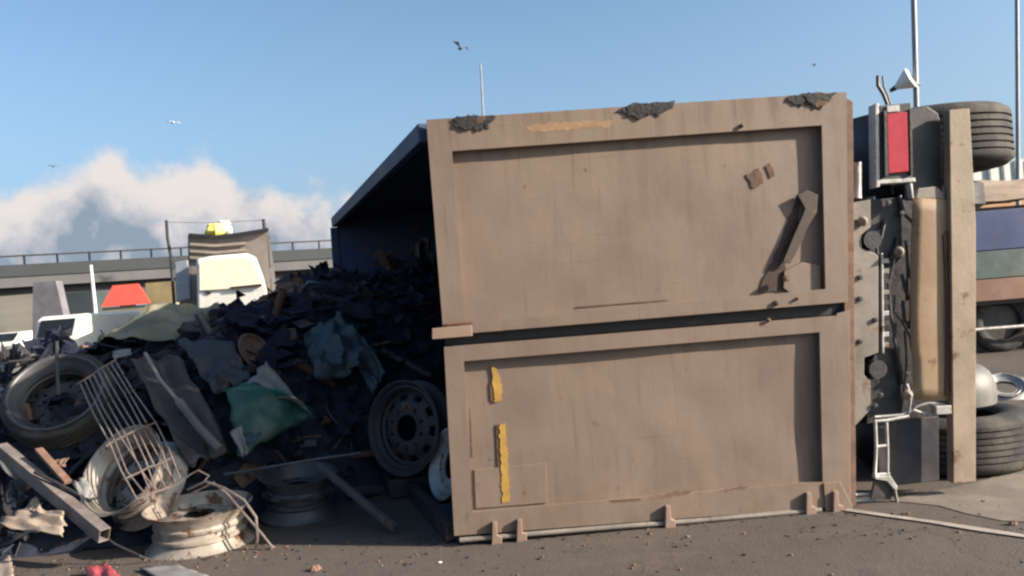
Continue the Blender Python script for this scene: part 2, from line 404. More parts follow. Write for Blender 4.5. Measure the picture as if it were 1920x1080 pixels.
tg('seam_strip', [(834, 629), (1584, 567), (1564, 591), (834, 649)], -.05, -.03, DKST, truck)  # dark strip that paints the shadow line between the doors
# yellow gouges on the lower door
ragged('gouge', [(921, 684), (930, 692), (941, 722), (940, 750), (927, 754), (923, 720)], .002, .012, YELL, lo, 4, 5, 6)
ragged('gouge', [(935, 796), (947, 794), (951, 860), (956, 940), (942, 942), (939, 870)], .002, .013, YELL, lo, 4, 5, 7)
tg('dark_strip', [(918, 720), (923, 722), (926, 753), (920, 750)], .004, .009, RUST, lo, 0)  # thin dark strip left of the short gouge
tg('dark_strip', [(930, 796), (935, 796), (940, 940), (935, 930)], .004, .009, RUST, lo, 0)  # thin dark strip left of the long gouge
tg('dark_strip', [(879, 765), (882, 765), (886, 855), (881, 855)], .052, .0535, RUST, lo, 0)
tg('patch_plate', [(889, 880), (1024, 868), (1026, 942), (892, 953)], .004, .0095, TAN, lo, .002)
tg('scuff', [(1140, 934), (1195, 930), (1200, 934), (1145, 938)], .0523, .0535, RUST, lo, 0)
ragged('scuff', [(1215, 927), (1262, 918), (1300, 916), (1270, 926), (1222, 932)], .0522, .0530, BROWN, lo, 5, 6, 3)
ragged('scuff', [(1345, 914), (1400, 907), (1402, 910), (1346, 918)], .0522, .0530, BROWN, lo, 5, 6, 3)
# hinge rod and knuckles along the bottom edge
mb = MB(); mb.tube([T(x, y, .055) for x, y in ((862, 1013), (1010, 1000), (1180, 986), (1300, 977), (1540, 956))], .015, 10); mb.build('hinge_rod', GREY, lo, smooth=True)
for x, y in ((926, 985), (972, 980), (1246, 955), (1506, 931), (1556, 928)):
    mb = MB(); mb.prism([T(x - 4, y - 12, 0), T(x + 4, y - 13, 0), T(x + 6, y + 12, 0), T(x + 14, y + 14, 0), T(x + 14, y + 27, 0), T(x - 5, y + 30, 0)], -TN * .085)
    mb.build('hinge', TAN2, lo, bevel=.004)
tg('hinge_block', [(1205, 984), (1228, 976), (1240, 990), (1190, 996)], .0, .04, RUST, lo)
tg('sill', [(856, 1002), (1586, 946), (1590, 954), (857, 1019)], -.10, -.03, DKST, truck)  # dark strip that paints the shade in the gap under the doors
tg('foot_plate', [(1536, 902), (1566, 898), (1590, 944), (1590, 954), (1540, 958)], .052, .062, TAN, lo)
mb = MB(); mb.tube([T(x, y, .045) for x, y in ((1538, 596), (1548, 612), (1556, 634), (1546, 648), (1544, 668), (1552, 680), (1552, 695), (1560, 697))], .006, 6); mb.build('hook', RUST, lo, smooth=True)

# body: walls run back from the tailgate; the open top faces the scrap
dB = (D(462, 590, 10.0) - CAM); dB.z = 0; dB.normalize()
LEN = 5.25
cTL, cTR, cBR, cBL = T(802, 230), T(1584, 178), T(1590, 950), T(856, 1018)
cBL.z = max(cBL.z, .01); cBR.z = max(cBR.z, .01)
V = dB * LEN; back = TN * .03
def wall(name, a, b, inset, m, ribs=None):
    mb = MB(); p = [a + back, b + back, b + V, a + V]; mb.prism(p, inset); return mb.build(name, m, truck, bevel=.004)
wall('side_wall', cTL, cTR, Vector((0, 0, -.012)), INTER)
sw2 = wall('side_wall', cBL, cBR, Vector((0, 0, .012)), INTER)
wall('floor_panel', cTR + Vector((0, 0, -.014)), cBR + Vector((0, 0, .014)), Vector((-.014, 0, 0)), INTER)
mb = MB(); mb.prism([c + V for c in (cTL, cTR, cBR, cBL)], dB * -.014); mb.build('headboard', INTER, truck)
# rim along the open top and outer ribs on the raised side
def bar(a, b, w, h, name, m, parent=truck, bevel=.006, up_=Vector((0, 0, 1))):
    a, b = Vector(a), Vector(b); t = (b - a).normalized(); s = t.cross(up_)
    if s.length < 1e-4: s = Vector((1, 0, 0))
    s.normalize(); u = s.cross(t); mb = MB()
    mb.prism([a + s * w / 2 + u * h / 2, a - s * w / 2 + u * h / 2, a - s * w / 2 - u * h / 2, a + s * w / 2 - u * h / 2], b - a)
    return mb.build(name, m, parent, bevel=bevel)
off = Vector((-.03, 0, -.05))
bar(cTL + back + off, cTL + V + off, .06, .11, 'rim_rail', INTER)
bar(cBL + back + Vector((-.03, 0, .055)), cBL + V + Vector((-.03, 0, .055)), .06, .11, 'rim_rail', DKST)
bar(cTL + V + Vector((-.03, 0, -.11)), cBL + V + Vector((-.03, 0, .12)), .06, .09, 'rim_rail', INTER)
for k in range(1, 8):
    o_ = dB * (LEN * k / 8); bar(cTL + o_ + Vector((.05, 0, .036)), cTR + o_ + Vector((-.05, 0, .036)), .08, .07, 'rib', TAN)

# chassis (body was half raised, so the frame runs straight on)
def C_(px, py, off): return T(px, py, -off)            # off metres behind the tailgate plane
def ch(name, pts, o0, o1, m, parent=truck, bevel=.004): return tg(name, pts, -o1, -o0, m, parent, bevel)
ch('rear_bumper', [(1780, 206), (1818, 203), (1830, 420), (1830, 903), (1788, 907), (1784, 500)], .0, .07, pm('bumper_paint', (.23, .175, .13), .6, var=.25, scale=4, rust=.25, dust=.3))
ch('bumper_trim', [(1772, 440), (1781, 430), (1784, 620), (1786, 740), (1776, 745), (1780, 600)], .02, .06, RUST)
# bowed ochre panel
mb = MB(); vs = []; fs = []; n = 16
for j in range(n + 1):
    v = j / n; y = 372 + (750 - 372) * v; w0 = 1712 - 5 * math.sin(v * math.pi) + (3 if v > .8 else 0); w1 = 1788 - 12 * math.exp(-((v - .6) / .15) ** 2)
    for i in range(5):
        u = i / 4; vs.append(C_(w0 + (w1 - w0) * u, y + 2 * u, .040 - .006 * math.sin(u * math.pi)))
for j in range(n):
    for i in range(4): a = j * 5 + i; fs.append([a, a + 1, a + 6, a + 5])
mb.add(vs, fs); mb.build('rear_panel', OCHRE, truck, smooth=True, solid=.012)
ch('panel_bracket', [(1727, 352), (1760, 348), (1776, 362), (1778, 371), (1722, 372)], .03, .12, GREY)
# chassis cross plate with pivot notches
ch('pivot_plate', [(1606, 378), (1640, 372), (1640, 425), (1622, 440), (1624, 465), (1648, 474), (1655, 480), (1655, 662), (1640, 668), (1628, 672), (1628, 705), (1640, 715), (1640, 770), (1612, 800), (1606, 800)], .05, .09, GREY)
for x, y in ((1622, 452), (1632, 690)):
    mb = MB(); mb.lathe([(.001, 0), (.055, 0), (.055, .1), (.001, .1)], 18, M=Matrix.Translation(C_(x, y, .14)) @ (-TN).to_track_quat('Z', 'Y').to_matrix().to_4x4()); mb.build('pivot_pin', DKST, truck, smooth=True)
for x, y in ((1616, 415), (1684, 472), (1700, 740)):
    mb = MB(); mb.lathe([(.001, 0), (.028, 0), (.032, .015), (.02, .03), (.001, .054)], 12, M=Matrix.Translation(C_(x, y, .04)) @ (-TN).to_track_quat('Z', 'Y').to_matrix().to_4x4()); mb.build('bolt_head', GREY, truck, smooth=True)
ch('cross_member', [(1640, 372), (1706, 366), (1708, 480), (1690, 500), (1655, 500), (1640, 470)], .10, .2, DKST)
ch('cross_member', [(1656, 660), (1704, 655), (1708, 790), (1640, 800), (1640, 720)], .10, .2, DKST)
ch('frame_plate', [(1590, 380), (1800, 360), (1800, 800), (1590, 810)], .24, .28, DKST)
for k in range(9):
    y = 484 + k * 20; ch('hose_clip', [(1664, y), (1676, y - 1), (1677, y + 8), (1665, y + 9)], .06, .10, (LGREY, GREY, DKST)[(k * 7 + k // 3) % 3])
ch('hose_rail', [(1660, 474), (1664, 474), (1666, 664), (1662, 664)], .05, .09, LGREY)
mb = MB(); mb.tube([C_(x, y, .05) for x, y in ((1606, 305), (1608, 330), (1606, 372))], [.03, .024, .03], 10); mb.build('air_fitting', LGREY, truck, smooth=True)
mb = MB(); mb.tube([C_(x, y, .04) for x, y in ((1700, 720), (1708, 745), (1704, 775), (1718, 762), (1742, 755), (1768, 758), (1780, 764))], .008, 6)
mb.tube([C_(x, y, .05) for x, y in ((1640, 782), (1690, 778), (1712, 768), (1730, 775), (1760, 772), (1784, 778))], .009, 6); mb.build('cable', LGREY, truck, smooth=True)
ch('cable_box', [(1755, 762), (1784, 760), (1785, 776), (1756, 778)], .0, .06, LGREY)
# upper tail light
tl = ch('tail_light', [(1650, 198), (1709, 192), (1712, 338), (1653, 342)], .005, .06, BLACK)
ch('lens', [(1661, 214), (1700, 210), (1703, 322), (1664, 326)], -.012, .004, REDL, tl)
ch('lens', [(1662, 199), (1685, 197), (1686, 209), (1663, 211)], -.006, .004, LGREY, tl, .002)
ch('bezel', [(1655, 208), (1660, 208), (1663, 331), (1657, 332)], -.016, .004, DKST, tl, .002)
ch('bezel', [(1702, 205), (1707, 205), (1709, 328), (1705, 330)], -.016, .004, DKST, tl, .002)
ch('light_bracket', [(1641, 194), (1648, 193), (1650, 350), (1643, 352)], .0, .09, LGREY)
ch('light_bracket', [(1648, 337), (1716, 333), (1717, 341), (1649, 345)], .0, .08, LGREY)
ch('light_bracket', [(1706, 344), (1711, 344), (1714, 372), (1710, 372)], .0, .05, LGREY)
mb = MB(); mb.tube([C_(x, y, .03) for x, y in ((1646, 142), (1646, 160), (1656, 176), (1664, 196))], .011, 6); mb.tube([C_(x, y, .05) for x, y in ((1655, 143), (1657, 162), (1664, 178), (1670, 196))], .006, 6); mb.build('bent_rod', DKST, truck, smooth=True)
# upper mud flap and lower mud flaps
ch('mud_flap', [(1714, 198), (1755, 192), (1776, 206), (1782, 230), (1786, 372), (1716, 372)], .10, .125, BLACK)
ch('mud_flap', [(1706, 794), (1788, 788), (1789, 912), (1707, 922)], .16, .18, pm('blue_black_rubber', (.02, .022, .035), .6, var=.2, scale=6, dust=.15))
ch('mud_flap', [(1664, 800), (1702, 797), (1704, 926), (1668, 928)], .13, .15, BLACK)
# smashed lower tail light frame
mb = MB()
for a in (((1641, 790), (1643, 838), (1640, 890), (1646, 893)), ((1662, 792), (1664, 845), (1664, 890)), ((1640, 790), (1664, 788), (1704, 780)), ((1641, 838), (1664, 835)), ((1640, 890), (1668, 888))):
    mb.tube([C_(x, y, .0) for x, y in a], .0095, 6)
mb.build('light_frame', LGREY, truck, smooth=True)
ch('bent_bracket', [(1638, 892), (1668, 891), (1682, 912), (1680, 920), (1674, 916), (1662, 902), (1640, 898)], -.01, .03, LGREY)
mb = MB(); mb.tube([C_(x, y, .0) for x, y in ((1677, 914), (1680, 932), (1684, 951))], .010, 6); mb.build('bracket_leg', GREY, truck, smooth=True)
ch('bent_flap', [(1642, 900), (1664, 903), (1676, 918), (1672, 938), (1634, 936)], .01, .03, BLACK)
for y in (926, 938):
    mb = MB(); mb.tube([C_(1590, y + 2, .05), C_(1640, y, .05)], .010, 6); mb.build('rod', LGREY, truck)

# wheels: axles stand upright now
def tyre_prof(ro, ri, w):
    h = w / 2; p = [(ri, -h * .8), (ri + .03, -h * .95), ((ro + ri) / 2, -h * 1.06), (ro - .05, -h), (ro - .012, -h * .86)]
    g = 4 if w < .3 else 7
    for k in range(g):
        a = -h * .8 + k * (h * 1.6 / g); b = a + h * 1.6 / g
        p += [(ro, a + .004), (ro, b - .012)]
        if k < g - 1: p += [(ro - .014, b - .010), (ro - .014, b)]
    p += [(ro - .012, h * .86), (ro - .05, h), ((ro + ri) / 2, h * 1.06), (ri + .03, h * .95), (ri, h * .8)]
    return p
def rim_prof(R_, w):
    h = w / 2; t = .010
    o = [(R_ + .012, -h), (R_ - .004, -h + .012), (R_ - .022, -h + .03), (R_ - .036, -h * .62), (R_ - .050, -h * .50), (R_ - .034, -h * .40), (R_ - .034, -h * .26), (R_ - .058, -h * .18), (R_ - .060, -h * .02),
         (R_ - .044, h * .08), (R_ - .040, h * .22), (R_ - .054, h * .32), (R_ - .044, h * .46), (R_ - .028, h * .66), (R_ - .016, h - .03), (R_ + .0, h - .012), (R_ + .012, h)]
    return o + [(r - t, z) for r, z in reversed(o)]
def disc(mb, Rr, z0, holes=10, mi=0, hub=.14, seg=60, dish=-.05):
    """dished wheel disc with hand holes, a bolt ring and an open centre"""
    rs = [.095, .115, .13, .165, .185, .205, .245, Rr - .02, Rr]
    hs = [0, 0, .002, .004, .0, -.012, -.03, dish, dish - .005]
    base = [[None] * seg for _ in rs]
    for side, dz in ((0, 0), (1, -.008)):
        o = len(mb.v)
        for i, (r, h) in enumerate(zip(rs, hs)):
            for k in range(seg):
                a = 2 * math.pi * k / seg; mb.v.append(Vector((r * math.cos(a), r * math.sin(a), z0 + h + dz)))
        for i in range(len(rs) - 1):
            for k in range(seg):
                if i == 5 and (k % (seg // holes)) in (1, 2, 3): continue
                if i == 2 and k % 6 == 0: continue
                q = [o + i * seg + k, o + i * seg + (k + 1) % seg, o + (i + 1) * seg + (k + 1) % seg, o + (i + 1) * seg + k]
                mb.f.append(q if side == 0 else q[::-1]); mb.mi.append(mi)
me_cache = {}
def make_rim(name, M, Rr, w, m, parent=None, z0=None, dish=-.05):
    """steel truck wheel > barrel and disc, in local axes (axle = z)"""
    key = (Rr, w, m.name, z0)
    if key not in me_cache:
        a = MB(); a.lathe(rim_prof(Rr, w), 56); oa = a.build('barrel', m, None, M=Matrix(), smooth=True)
        b = MB(); disc(b, Rr - .05, w / 2 - .035 if z0 is None else z0, dish=dish); ob = b.build('disc', m, None, M=Matrix(), smooth=True)
        me_cache[key] = (oa.data, ob.data); bpy.data.objects.remove(oa); bpy.data.objects.remove(ob)
    ba, di = me_cache[key]
    root = place(name, ba, parent, M); d = place('disc', di, root, M)
    return root, d
tcache = {}
def make_tyre(name, M, ro, ri, w, parent=None, m=None):
    key = (ro, ri, w)
    if key not in tcache:
        a = MB(); a.lathe(tyre_prof(ro, ri, w), 64); o = a.build('tyre', m or RUBBER, None, M=Matrix(), smooth=True); tcache[key] = o.data; bpy.data.objects.remove(o)
    return place(name, tcache[key], parent, M)
CHX = TN                                             # chassis runs away from the camera along TN
wc = D(1757, 560, 5.93); wc.z = 0
def wheel_at(c, z, flip, w=.205):
    M = Matrix.Translation((c.x, c.y, z)) @ (Matrix.Rotation(math.pi, 4, 'X') if flip else Matrix())
    t_ = make_tyre('wheel', M, .535, .30, w, truck)
    r_, d_ = make_rim('rim', M, .30, .2, STEEL, t_); 
    return t_
top_z = 2.415
for ax in (0.0, 1.36):
    c = wc + CHX * ax
    for z, fl in ((.19, True), (top_z - .205, False)): wheel_at(c, z, fl, .355 if z < 1 else .39)
    mb = MB(); mb.lathe([(.001, .385), (.20, .385), (.28, .395), (.315, .42), (.32, .47), (.318, .53), (.305, .585), (.28, .63), (.24, .665), (.19, .69), (.12, .70), (.001, .705)], 32, closed=False, M=Matrix.Translation((c.x, c.y, 0))); mb.build('brake_drum', pm('worn_drum', (.10, .097, .095), .6, .1, var=.3, scale=6, rust=.2), truck, smooth=True)
    mb = MB(); mb.lathe([(.001, 0), (.12, 0), (.24, .04), (.34, .1), (.34, .24), (.2, .3), (.001, .3)], 32, closed=False, M=Matrix.Translation((c.x, c.y, 1.66))); mb.build('brake_drum', DKST, truck, smooth=True)
    mb = MB(); mb.tube([(c.x, c.y, .7), (c.x, c.y, .95), (c.x, c.y, 1.12), (c.x, c.y, 1.26), (c.x, c.y, 1.38), (c.x, c.y, 1.6), (c.x, c.y, 1.8)], [.09, .10, .2, .24, .2, .1, .09], 18); mb.build('axle', DKST, truck, smooth=True)
# mud guard arcs hugging the tyres on the body side
for z0, z1 in ((1.86, 2.40), (.06, .5)):
    mb = MB(); poly = []; 
    for k in range(13):
        a = R(75 + k * 14); poly.append(wc + Vector((math.cos(a), 0, 0)) * .625 * 1 + CHX * (-math.sin(a) * -.625 if False else math.sin(a) * -.0))
    vs = []; fs = []
    for k in range(15):
        a = R(100 + k * 8.6)                       # from the far side round to the camera side, on the body (left) side
        p = wc + TX * (math.cos(a) * .60) + TN * (math.sin(a) * .60)
        vs += [Vector((p.x, p.y, z0)), Vector((p.x, p.y, z1))]
        if k: fs.append([2 * k - 2, 2 * k - 1, 2 * k + 1, 2 * k])
    mb.add(vs, fs); mb.build('mudguard', BLACK, truck, smooth=True, solid=.01)
# frame rails, front axle and cab further on
fx = C_(1690, 560, .3); 
for z in (.82, 1.62): bar((fx.x, fx.y, z), Vector((fx.x, fx.y, z)) + CHX * 7.6, .24, .08, 'frame_rail', DKST)
for k in range(4): p = Vector((fx.x, fx.y, 0)) + CHX * (1.2 + k * 1.7); bar((p.x, p.y, .86), (p.x, p.y, 1.58), .12, .08, 'cross_member', DKST)
fc = wc + CHX * 5.6
for z, fl in ((.13, True), (top_z - .12, False)): wheel_at(fc, z, fl, .27)
mb = MB(); mb.tube([(fc.x, fc.y, .2), (fc.x, fc.y, 2.3)], .07, 12); mb.build('axle', DKST, truck, smooth=True)
p0 = Vector((fx.x, fx.y, 0)) + CHX * 5.6
cabM = Matrix(((TX.x, TN.x, 0, p0.x), (TX.y, TN.y, 0, p0.y), (0, 0, 1, 0), (0, 0, 0, 1)))
mb = MB(); mb.prism([cabM @ Vector(p) for p in ((.1, .1, .06), (-1.75, .1, .06), (-1.8, .5, .06), (-1.55, 1.9, .06), (-.5, 2.15, .06), (.25, 2.15, .06), (.25, .4, .06))], (0, 0, 2.36))
cab = mb.build('cab', TAN, truck, bevel=.06)
mb = MB(); mb.prism([cabM @ Vector(p) for p in ((-.75, .8, 2.43), (-1.55, .8, 2.43), (-1.40, 1.75, 2.43), (-.75, 1.85, 2.43))], (0, 0, .012)); mb.build('window', GLASS, cab)
mb = MB(); mb.prism([cabM @ Vector(p) for p in ((-1.47, 1.945, .2), (-.7, 2.125, .2), (-.7, 2.125, 2.28), (-1.47, 1.945, 2.28))], cabM.to_3x3() @ Vector((-.003, .012, 0))); mb.build('windscreen', GLASS, cab)
mb = MB(); a_ = Vector((fx.x, fx.y, 1.24)) + CHX * 3.4; b_ = (cTR + cBR) / 2 + dB * 4.4; mb.tube([a_, a_.lerp(b_, .5)], .09, 14); mb.tube([a_.lerp(b_, .5), b_], .065, 14); mb.build('hydraulic_ram', DKST, truck, smooth=True)

# ------------------------------------------------------------------ scrap heap
def lerp_tab(tab, x):
    if x <= tab[0][0]: return tab[0][1]
    for (a, va), (b, vb) in zip(tab, tab[1:]):
        if x <= b: return va + (vb - va) * (x - a) / (b - a)
    return tab[-1][1]
TOE = [(-5.5, 6.2), (-4.4, 5.6), (-3.6, 5.22), (-2.6, 5.3), (-2.0, 5.55), (-1.6, 5.95), (-1.0, 6.3), (-.5, 6.9), (.6, 8.2)]
CREST = [(-6.2, 0), (-5.6, .3), (-4.8, .8), (-4.0, 1.05), (-3.3, 1.25), (-2.6, 1.27), (-1.9, 1.58), (-.6, 1.6), (1, 1.3)]
RUN = [(-5, 1.6), (-3, 2.3), (-1.6, 2.1), (-.5, 2.2)]
def sst(t): t = max(0, min(1, t)); return t * t * (3 - 2 * t)
def H(x, y):
    t = (y - lerp_tab(TOE, x)) / lerp_tab(RUN, x)
    if t <= 0: return 0
    h = lerp_tab(CREST, x) * (0.25 * sst(t * 3) + .75 * sst(t)) * sst((11.5 - y) / 2.2)
    return h
def inbody(x, y):
    p = Vector((x, y, 0)); q = p - Vector((cBR.x, cBR.y, 0)); nn = Vector((dB.y, -dB.x, 0)); s = q.dot(nn)
    u = p - Vector((cBL.x, cBL.y, 0)); s2 = u.dot(nn)
    return s < -.12, s2 > -.25
L_END = (cBL + V).y
def Hn(x, y):
    h = H(x, y)
    return h + (.24 * noise.noise(Vector((x * 1.3, y * 1.3, 0))) + .14 * noise.noise(Vector((x * 3.4, y * 3.4, 3))) + .05 * noise.noise(Vector((x * 9, y * 9, 3)))) * min(1, h * 3)
def S(px, py, lift=0.0):
    """where the line of sight meets the heap (or the ground)"""
    d = ray(px, py); t = 4.2
    while t < 12:
        p = CAM + d * (t / d.y)
        if p.z <= Hn(p.x, p.y) + lift: return p
        t += .02
    return CAM + d * (8 / d.y)
heap_m = [pm('heap_dark', (.024, .028, .046), .92, .0, var=.5, scale=9, rust=.15, bump=.5, spec=.15), DKST, RUST, BROWN, SHEET, STEEL,
          pm('heap_black', (.016, .019, .035), .9, var=.4, scale=10, spec=.15), PALE]
mb = MB(); st = .07; idx = {}
xs = [-6.2 + i * st for i in range(int(8.2 / st))]; ys = [5.0 + j * st for j in range(int(6.6 / st))]
def ok(x, y):
    left_ok, inside = inbody(x, y)
    return left_ok and not (inside and y > L_END - .08) and H(x, y) > .01
for i, x in enumerate(xs):
    for j, y in enumerate(ys):
        idx[i, j] = len(mb.v); mb.v.append(Vector((x, y, max(-.03, Hn(x, y) - .03))))
for i in range(len(xs) - 1):
    for j in range(len(ys) - 1):
        if ok(xs[i], ys[j]) or (ok(xs[i + 1], ys[j + 1]) and ok(xs[i + 1], ys[j])):
            if not inbody(xs[i + 1], ys[j])[0]: continue
            mb.f.append([idx[i, j], idx[i + 1, j], idx[i + 1, j + 1], idx[i, j + 1]]); mb.mi.append(0)
used = sorted({k for f in mb.f for k in f}); rem = {k: n_ for n_, k in enumerate(used)}
mb.v = [mb.v[k] for k in used]; mb.f = [[rem[k] for k in f] for f in mb.f]
def rot_r(r): return Matrix.Rotation(r.uniform(0, 6.28), 3, 'Z') @ Matrix.Rotation(r.uniform(-1.3, 1.3), 3, 'X') @ Matrix.Rotation(r.uniform(0, 6.28), 3, 'Z')
pr = random.Random(31); cnt = 0
while cnt < 2300:
    x = pr.uniform(-5.8, 1.2); y = pr.uniform(5.2, 10.4)
    h = H(x, y)
    if h < .05 or not ok(x, y) or not ok(x + .25, y): continue
    cnt += 1; p = Vector((x, y, Hn(x, y) + pr.uniform(-.04, .05))); rt = rot_r(pr); k = pr.random()
    mi = pr.choices([0, 1, 2, 3, 4, 5, 6, 7], [9, 5, .9, .9, .25, .35, 10, .05])[0]
    if k < .38:                                    # bent strip of sheet with thickness
        w, l = pr.uniform(.02, .10), pr.uniform(.06, .3); b = pr.uniform(-.06, .08); th = .004
        a = [(-l / 2, -w, 0), (0, -w, b), (l / 2, -w * pr.uniform(.3, 1), pr.uniform(-.03, .03)), (l / 2, w, 0), (0, w * pr.uniform(.6, 1.2), b), (-l / 2, w * pr.uniform(.3, 1), 0)]
        q = [p + rt @ Vector(v) for v in a]; n_ = rt @ Vector((0, 0, th)); q2 = [v + n_ for v in q]
        mb.add(q + q2, [[0, 1, 4, 5], [1, 2, 3, 4], [11, 10, 7, 6], [10, 9, 8, 7], [0, 6, 7, 1], [1, 7, 8, 2], [2, 8, 9, 3], [3, 9, 10, 4], [4, 10, 11, 5], [5, 11, 6, 0]], mi)
    elif k < .66:                                  # rod
        l = pr.uniform(.08, .42); c = rt @ Vector((1, 0, 0)); c.z = abs(c.z) * .7; m_ = p + c * l * .5 + Vector((0, 0, pr.uniform(-.03, .05)))
        mb.tube([p - c * .05, m_, p + c * l + Vector((pr.uniform(-.04, .04), 0, pr.uniform(-.05, .03)))], pr.uniform(.004, .011), 4, mi)
    elif k < .82:                                  # jagged chunk
        s_ = pr.uniform(.02, .08); mb.box(p, (s_ * pr.uniform(.5, 2), s_, s_ * pr.uniform(.3, 1)), rt, mi)
    elif k < .93:                                  # rag of shredded stuff: a fan of thin curls
        for _ in range(4):
            c = Vector((pr.uniform(-1, 1), pr.uniform(-1, 1), pr.uniform(.2, 1))).normalized(); l = pr.uniform(.06, .16)
            mb.tube([p, p + c * l * .6, p + c * l + Vector((pr.uniform(-.05, .05), pr.uniform(-.05, .05), -.03))], [.006, .005, .002], 3, mi)
    else:                                          # short pipe
        l = pr.uniform(.06, .2); c = rt @ Vector((1, 0, 0)); r_ = pr.uniform(.015, .04)
        mb.tube([p - c * l / 2, p + c * l / 2], r_, 8, mi)
for _ in range(170):                                # larger buckled dark sheets half buried in the heap
    x = pr.uniform(-5.2, .4); y = pr.uniform(5.4, 9.6)
    if H(x, y) < .12 or not ok(x, y) or not ok(x + .4, y): continue
    p = Vector((x, y, Hn(x, y) + pr.uniform(-.03, .03))); e1 = Vector((pr.uniform(-1, 1), pr.uniform(-.4, .8), pr.uniform(-.2, .5))).normalized(); e2 = e1.cross(Vector((pr.uniform(-.4, .4), -.6, 1)).normalized()).normalized(); e3 = e1.cross(e2)
    l, w = pr.uniform(.14, .36), pr.uniform(.08, .24); n_ = 7; o_ = len(mb.v); sd = pr.uniform(0, 99); mi = pr.choices([0, 6, 1, 3], [6, 6, 1.2, .6])[0]
    for side in (0, 1):
        for j in range(n_ + 1):
            for i in range(n_ + 1):
                u, v = i / n_ - .5, j / n_ - .5; q = Vector((u * 3 + sd, v * 3, sd))
                mb.v.append(p + e1 * l * (2 * u + .25 * noise.noise(q * 1.7)) + e2 * w * (2 * v + .3 * noise.noise(q * 1.9)) + e3 * (.12 * noise.noise(q) + .05 * noise.noise(q * 2.6) + side * .005))
    k2 = (n_ + 1) ** 2
    for j in range(n_):
        for i in range(n_):
            a = o_ + j * (n_ + 1) + i; mb.f += [[a, a + 1, a + n_ + 2, a + n_ + 1], [a + k2, a + k2 + n_ + 1, a + k2 + n_ + 2, a + k2 + 1]]; mb.mi += [mi, mi]
heap = mb.build('scrap_heap', heap_m, None, M=Matrix()); stuff(heap); tag(heap, 'dark heap of tangled shredded scrap spilling out of the tipped truck bed', 'scrap heap')

# ------------------------------------------------------------------ single pieces of scrap
def axis_M(c, axis, spin=0):
    return Matrix.Translation(c) @ Vector(axis).normalized().to_track_quat('Z', 'Y').to_matrix().to_4x4() @ Matrix.Rotation(spin, 4, 'Z')
def crumple(name, quad, m, amp, freq, seed, label, cat, n=18, rag=.06, solid=.004, bow=0.0, group=None):
    """creased sheet through four corners"""
    q = [Vector(p) for p in quad]; nrm = (q[1] - q[0]).cross(q[3] - q[0]).normalized()
    if nrm.y > 0: nrm = -nrm
    mb = MB(); vs = []; fs = []; sc_ = (q[1] - q[0]).length
    for j in range(n + 1):
        for i in range(n + 1):
            u, v = i / n, j / n
            e = 1 if min(i, j, n - i, n - j) == 0 else 0
            uu, vv = u, v
            if e: uu += rag * noise.noise(Vector((u * 6 + seed, v * 6, 1))); vv += rag * noise.noise(Vector((u * 6, v * 6 + seed, 7)))
            p = q[0].lerp(q[1], uu).lerp(q[3].lerp(q[2], uu), vv)
            w = Vector((u * freq + seed * 3.1, v * freq, seed))
            d = amp * (1 - 2 * abs(noise.noise(w))) + amp * .5 * noise.noise(w * 2.3) + amp * .25 * abs(noise.noise(w * 5))
            vs.append(p + nrm * (d + bow * math.sin(u * math.pi) * math.sin(v * math.pi)))
    for j in range(n):
        for i in range(n): a = j * (n + 1) + i; fs.append([a, a + 1, a + n + 2, a + n + 1])
    mb.add(vs, fs); o = mb.build(name, m, None, smooth=True, solid=solid)
    return tag(o, label, cat, group)

# cream rim lying flat in the foreground
gp = G(365, 1040); gp.y += .22; gp.x -= .04
rimz = .30
r1, _ = make_rim('rim_scrap', axis_M(Vector((gp.x, gp.y, .128)), (.02, -.05, 1), .4), .315, .245, CREAM, None, z0=.07, dish=-.03)
tag(r1, 'cream steel truck rim lying flat on the asphalt', 'wheel rim')
# cream rim leaning, open side up towards the left
c2 = D(252, 895, 5.55)
r2, _ = make_rim('rim_scrap', axis_M(c2, (-.35, -.80, .62), 1.0), .30, .26, CREAM, None, z0=-.06, dish=.02)
tag(r2, 'rusty cream rim tilted up beneath the wire rack', 'wheel rim')
# big wheel with tyre at the left
c3 = D(112, 750, 6.2)
M3 = axis_M(c3, (.12, -.78, .70))
w3 = make_tyre('tyre_scrap', M3, .375, .305, .2, None); tag(w3, 'worn grey wheel with tyre propped on the scrap beside the wire rack', 'wheel')
make_rim('rim', M3, .308, .2, pm('dark_rim_paint', (.03, .03, .036), .6, .2, var=.3, scale=8, rust=.3), w3, z0=-.04, dish=.01)
mb = MB(); mb.lathe([(.322, .098), (.330, .110), (.318, .114), (.308, .104)], 56, M=M3); mb.build('bright_lip', STEEL, w3, smooth=True)
# grey rim in the shade, lying flat
g4 = G(548, 985); c4 = Vector((g4.x, g4.y + .22, .165))
r4, _ = make_rim('rim_scrap', axis_M(c4, (.06, -.10, 1)), .255, .28, STEEL, None, z0=.05, dish=-.03); tag(r4, 'grey ribbed rim lying flat in the shade by the green sheet', 'wheel rim')
c5 = D(768, 802, 6.25)
r5, _ = make_rim('rim_scrap', axis_M(c5, (-.55, -.78, .14), .3),   .335, .16, MATS['dark_rim_paint'], None, z0=.03, dish=-.02); tag(r5, 'large grey rim standing on edge inside the truck bed', 'wheel rim')
c6 = D(850, 872, 5.9)
r6, _ = make_rim('rim_scrap', axis_M(c6, (-.80, -.45, .25), .3), .235, .14, LGREY, None, z0=.02, dish=-.02); tag(r6, 'pale rim edge showing beside the rear door', 'wheel rim')
mb = MB(); bz = c5.z - .35; mb.box((c5.x + .02, c5.y + .12, bz / 2), (.5, .36, bz), Matrix.Rotation(.3, 3, 'Z')); b_ = mb.build('scrap_block', DKST, None, bevel=.02); tag(b_, 'dark metal block under the standing rim', 'scrap metal')

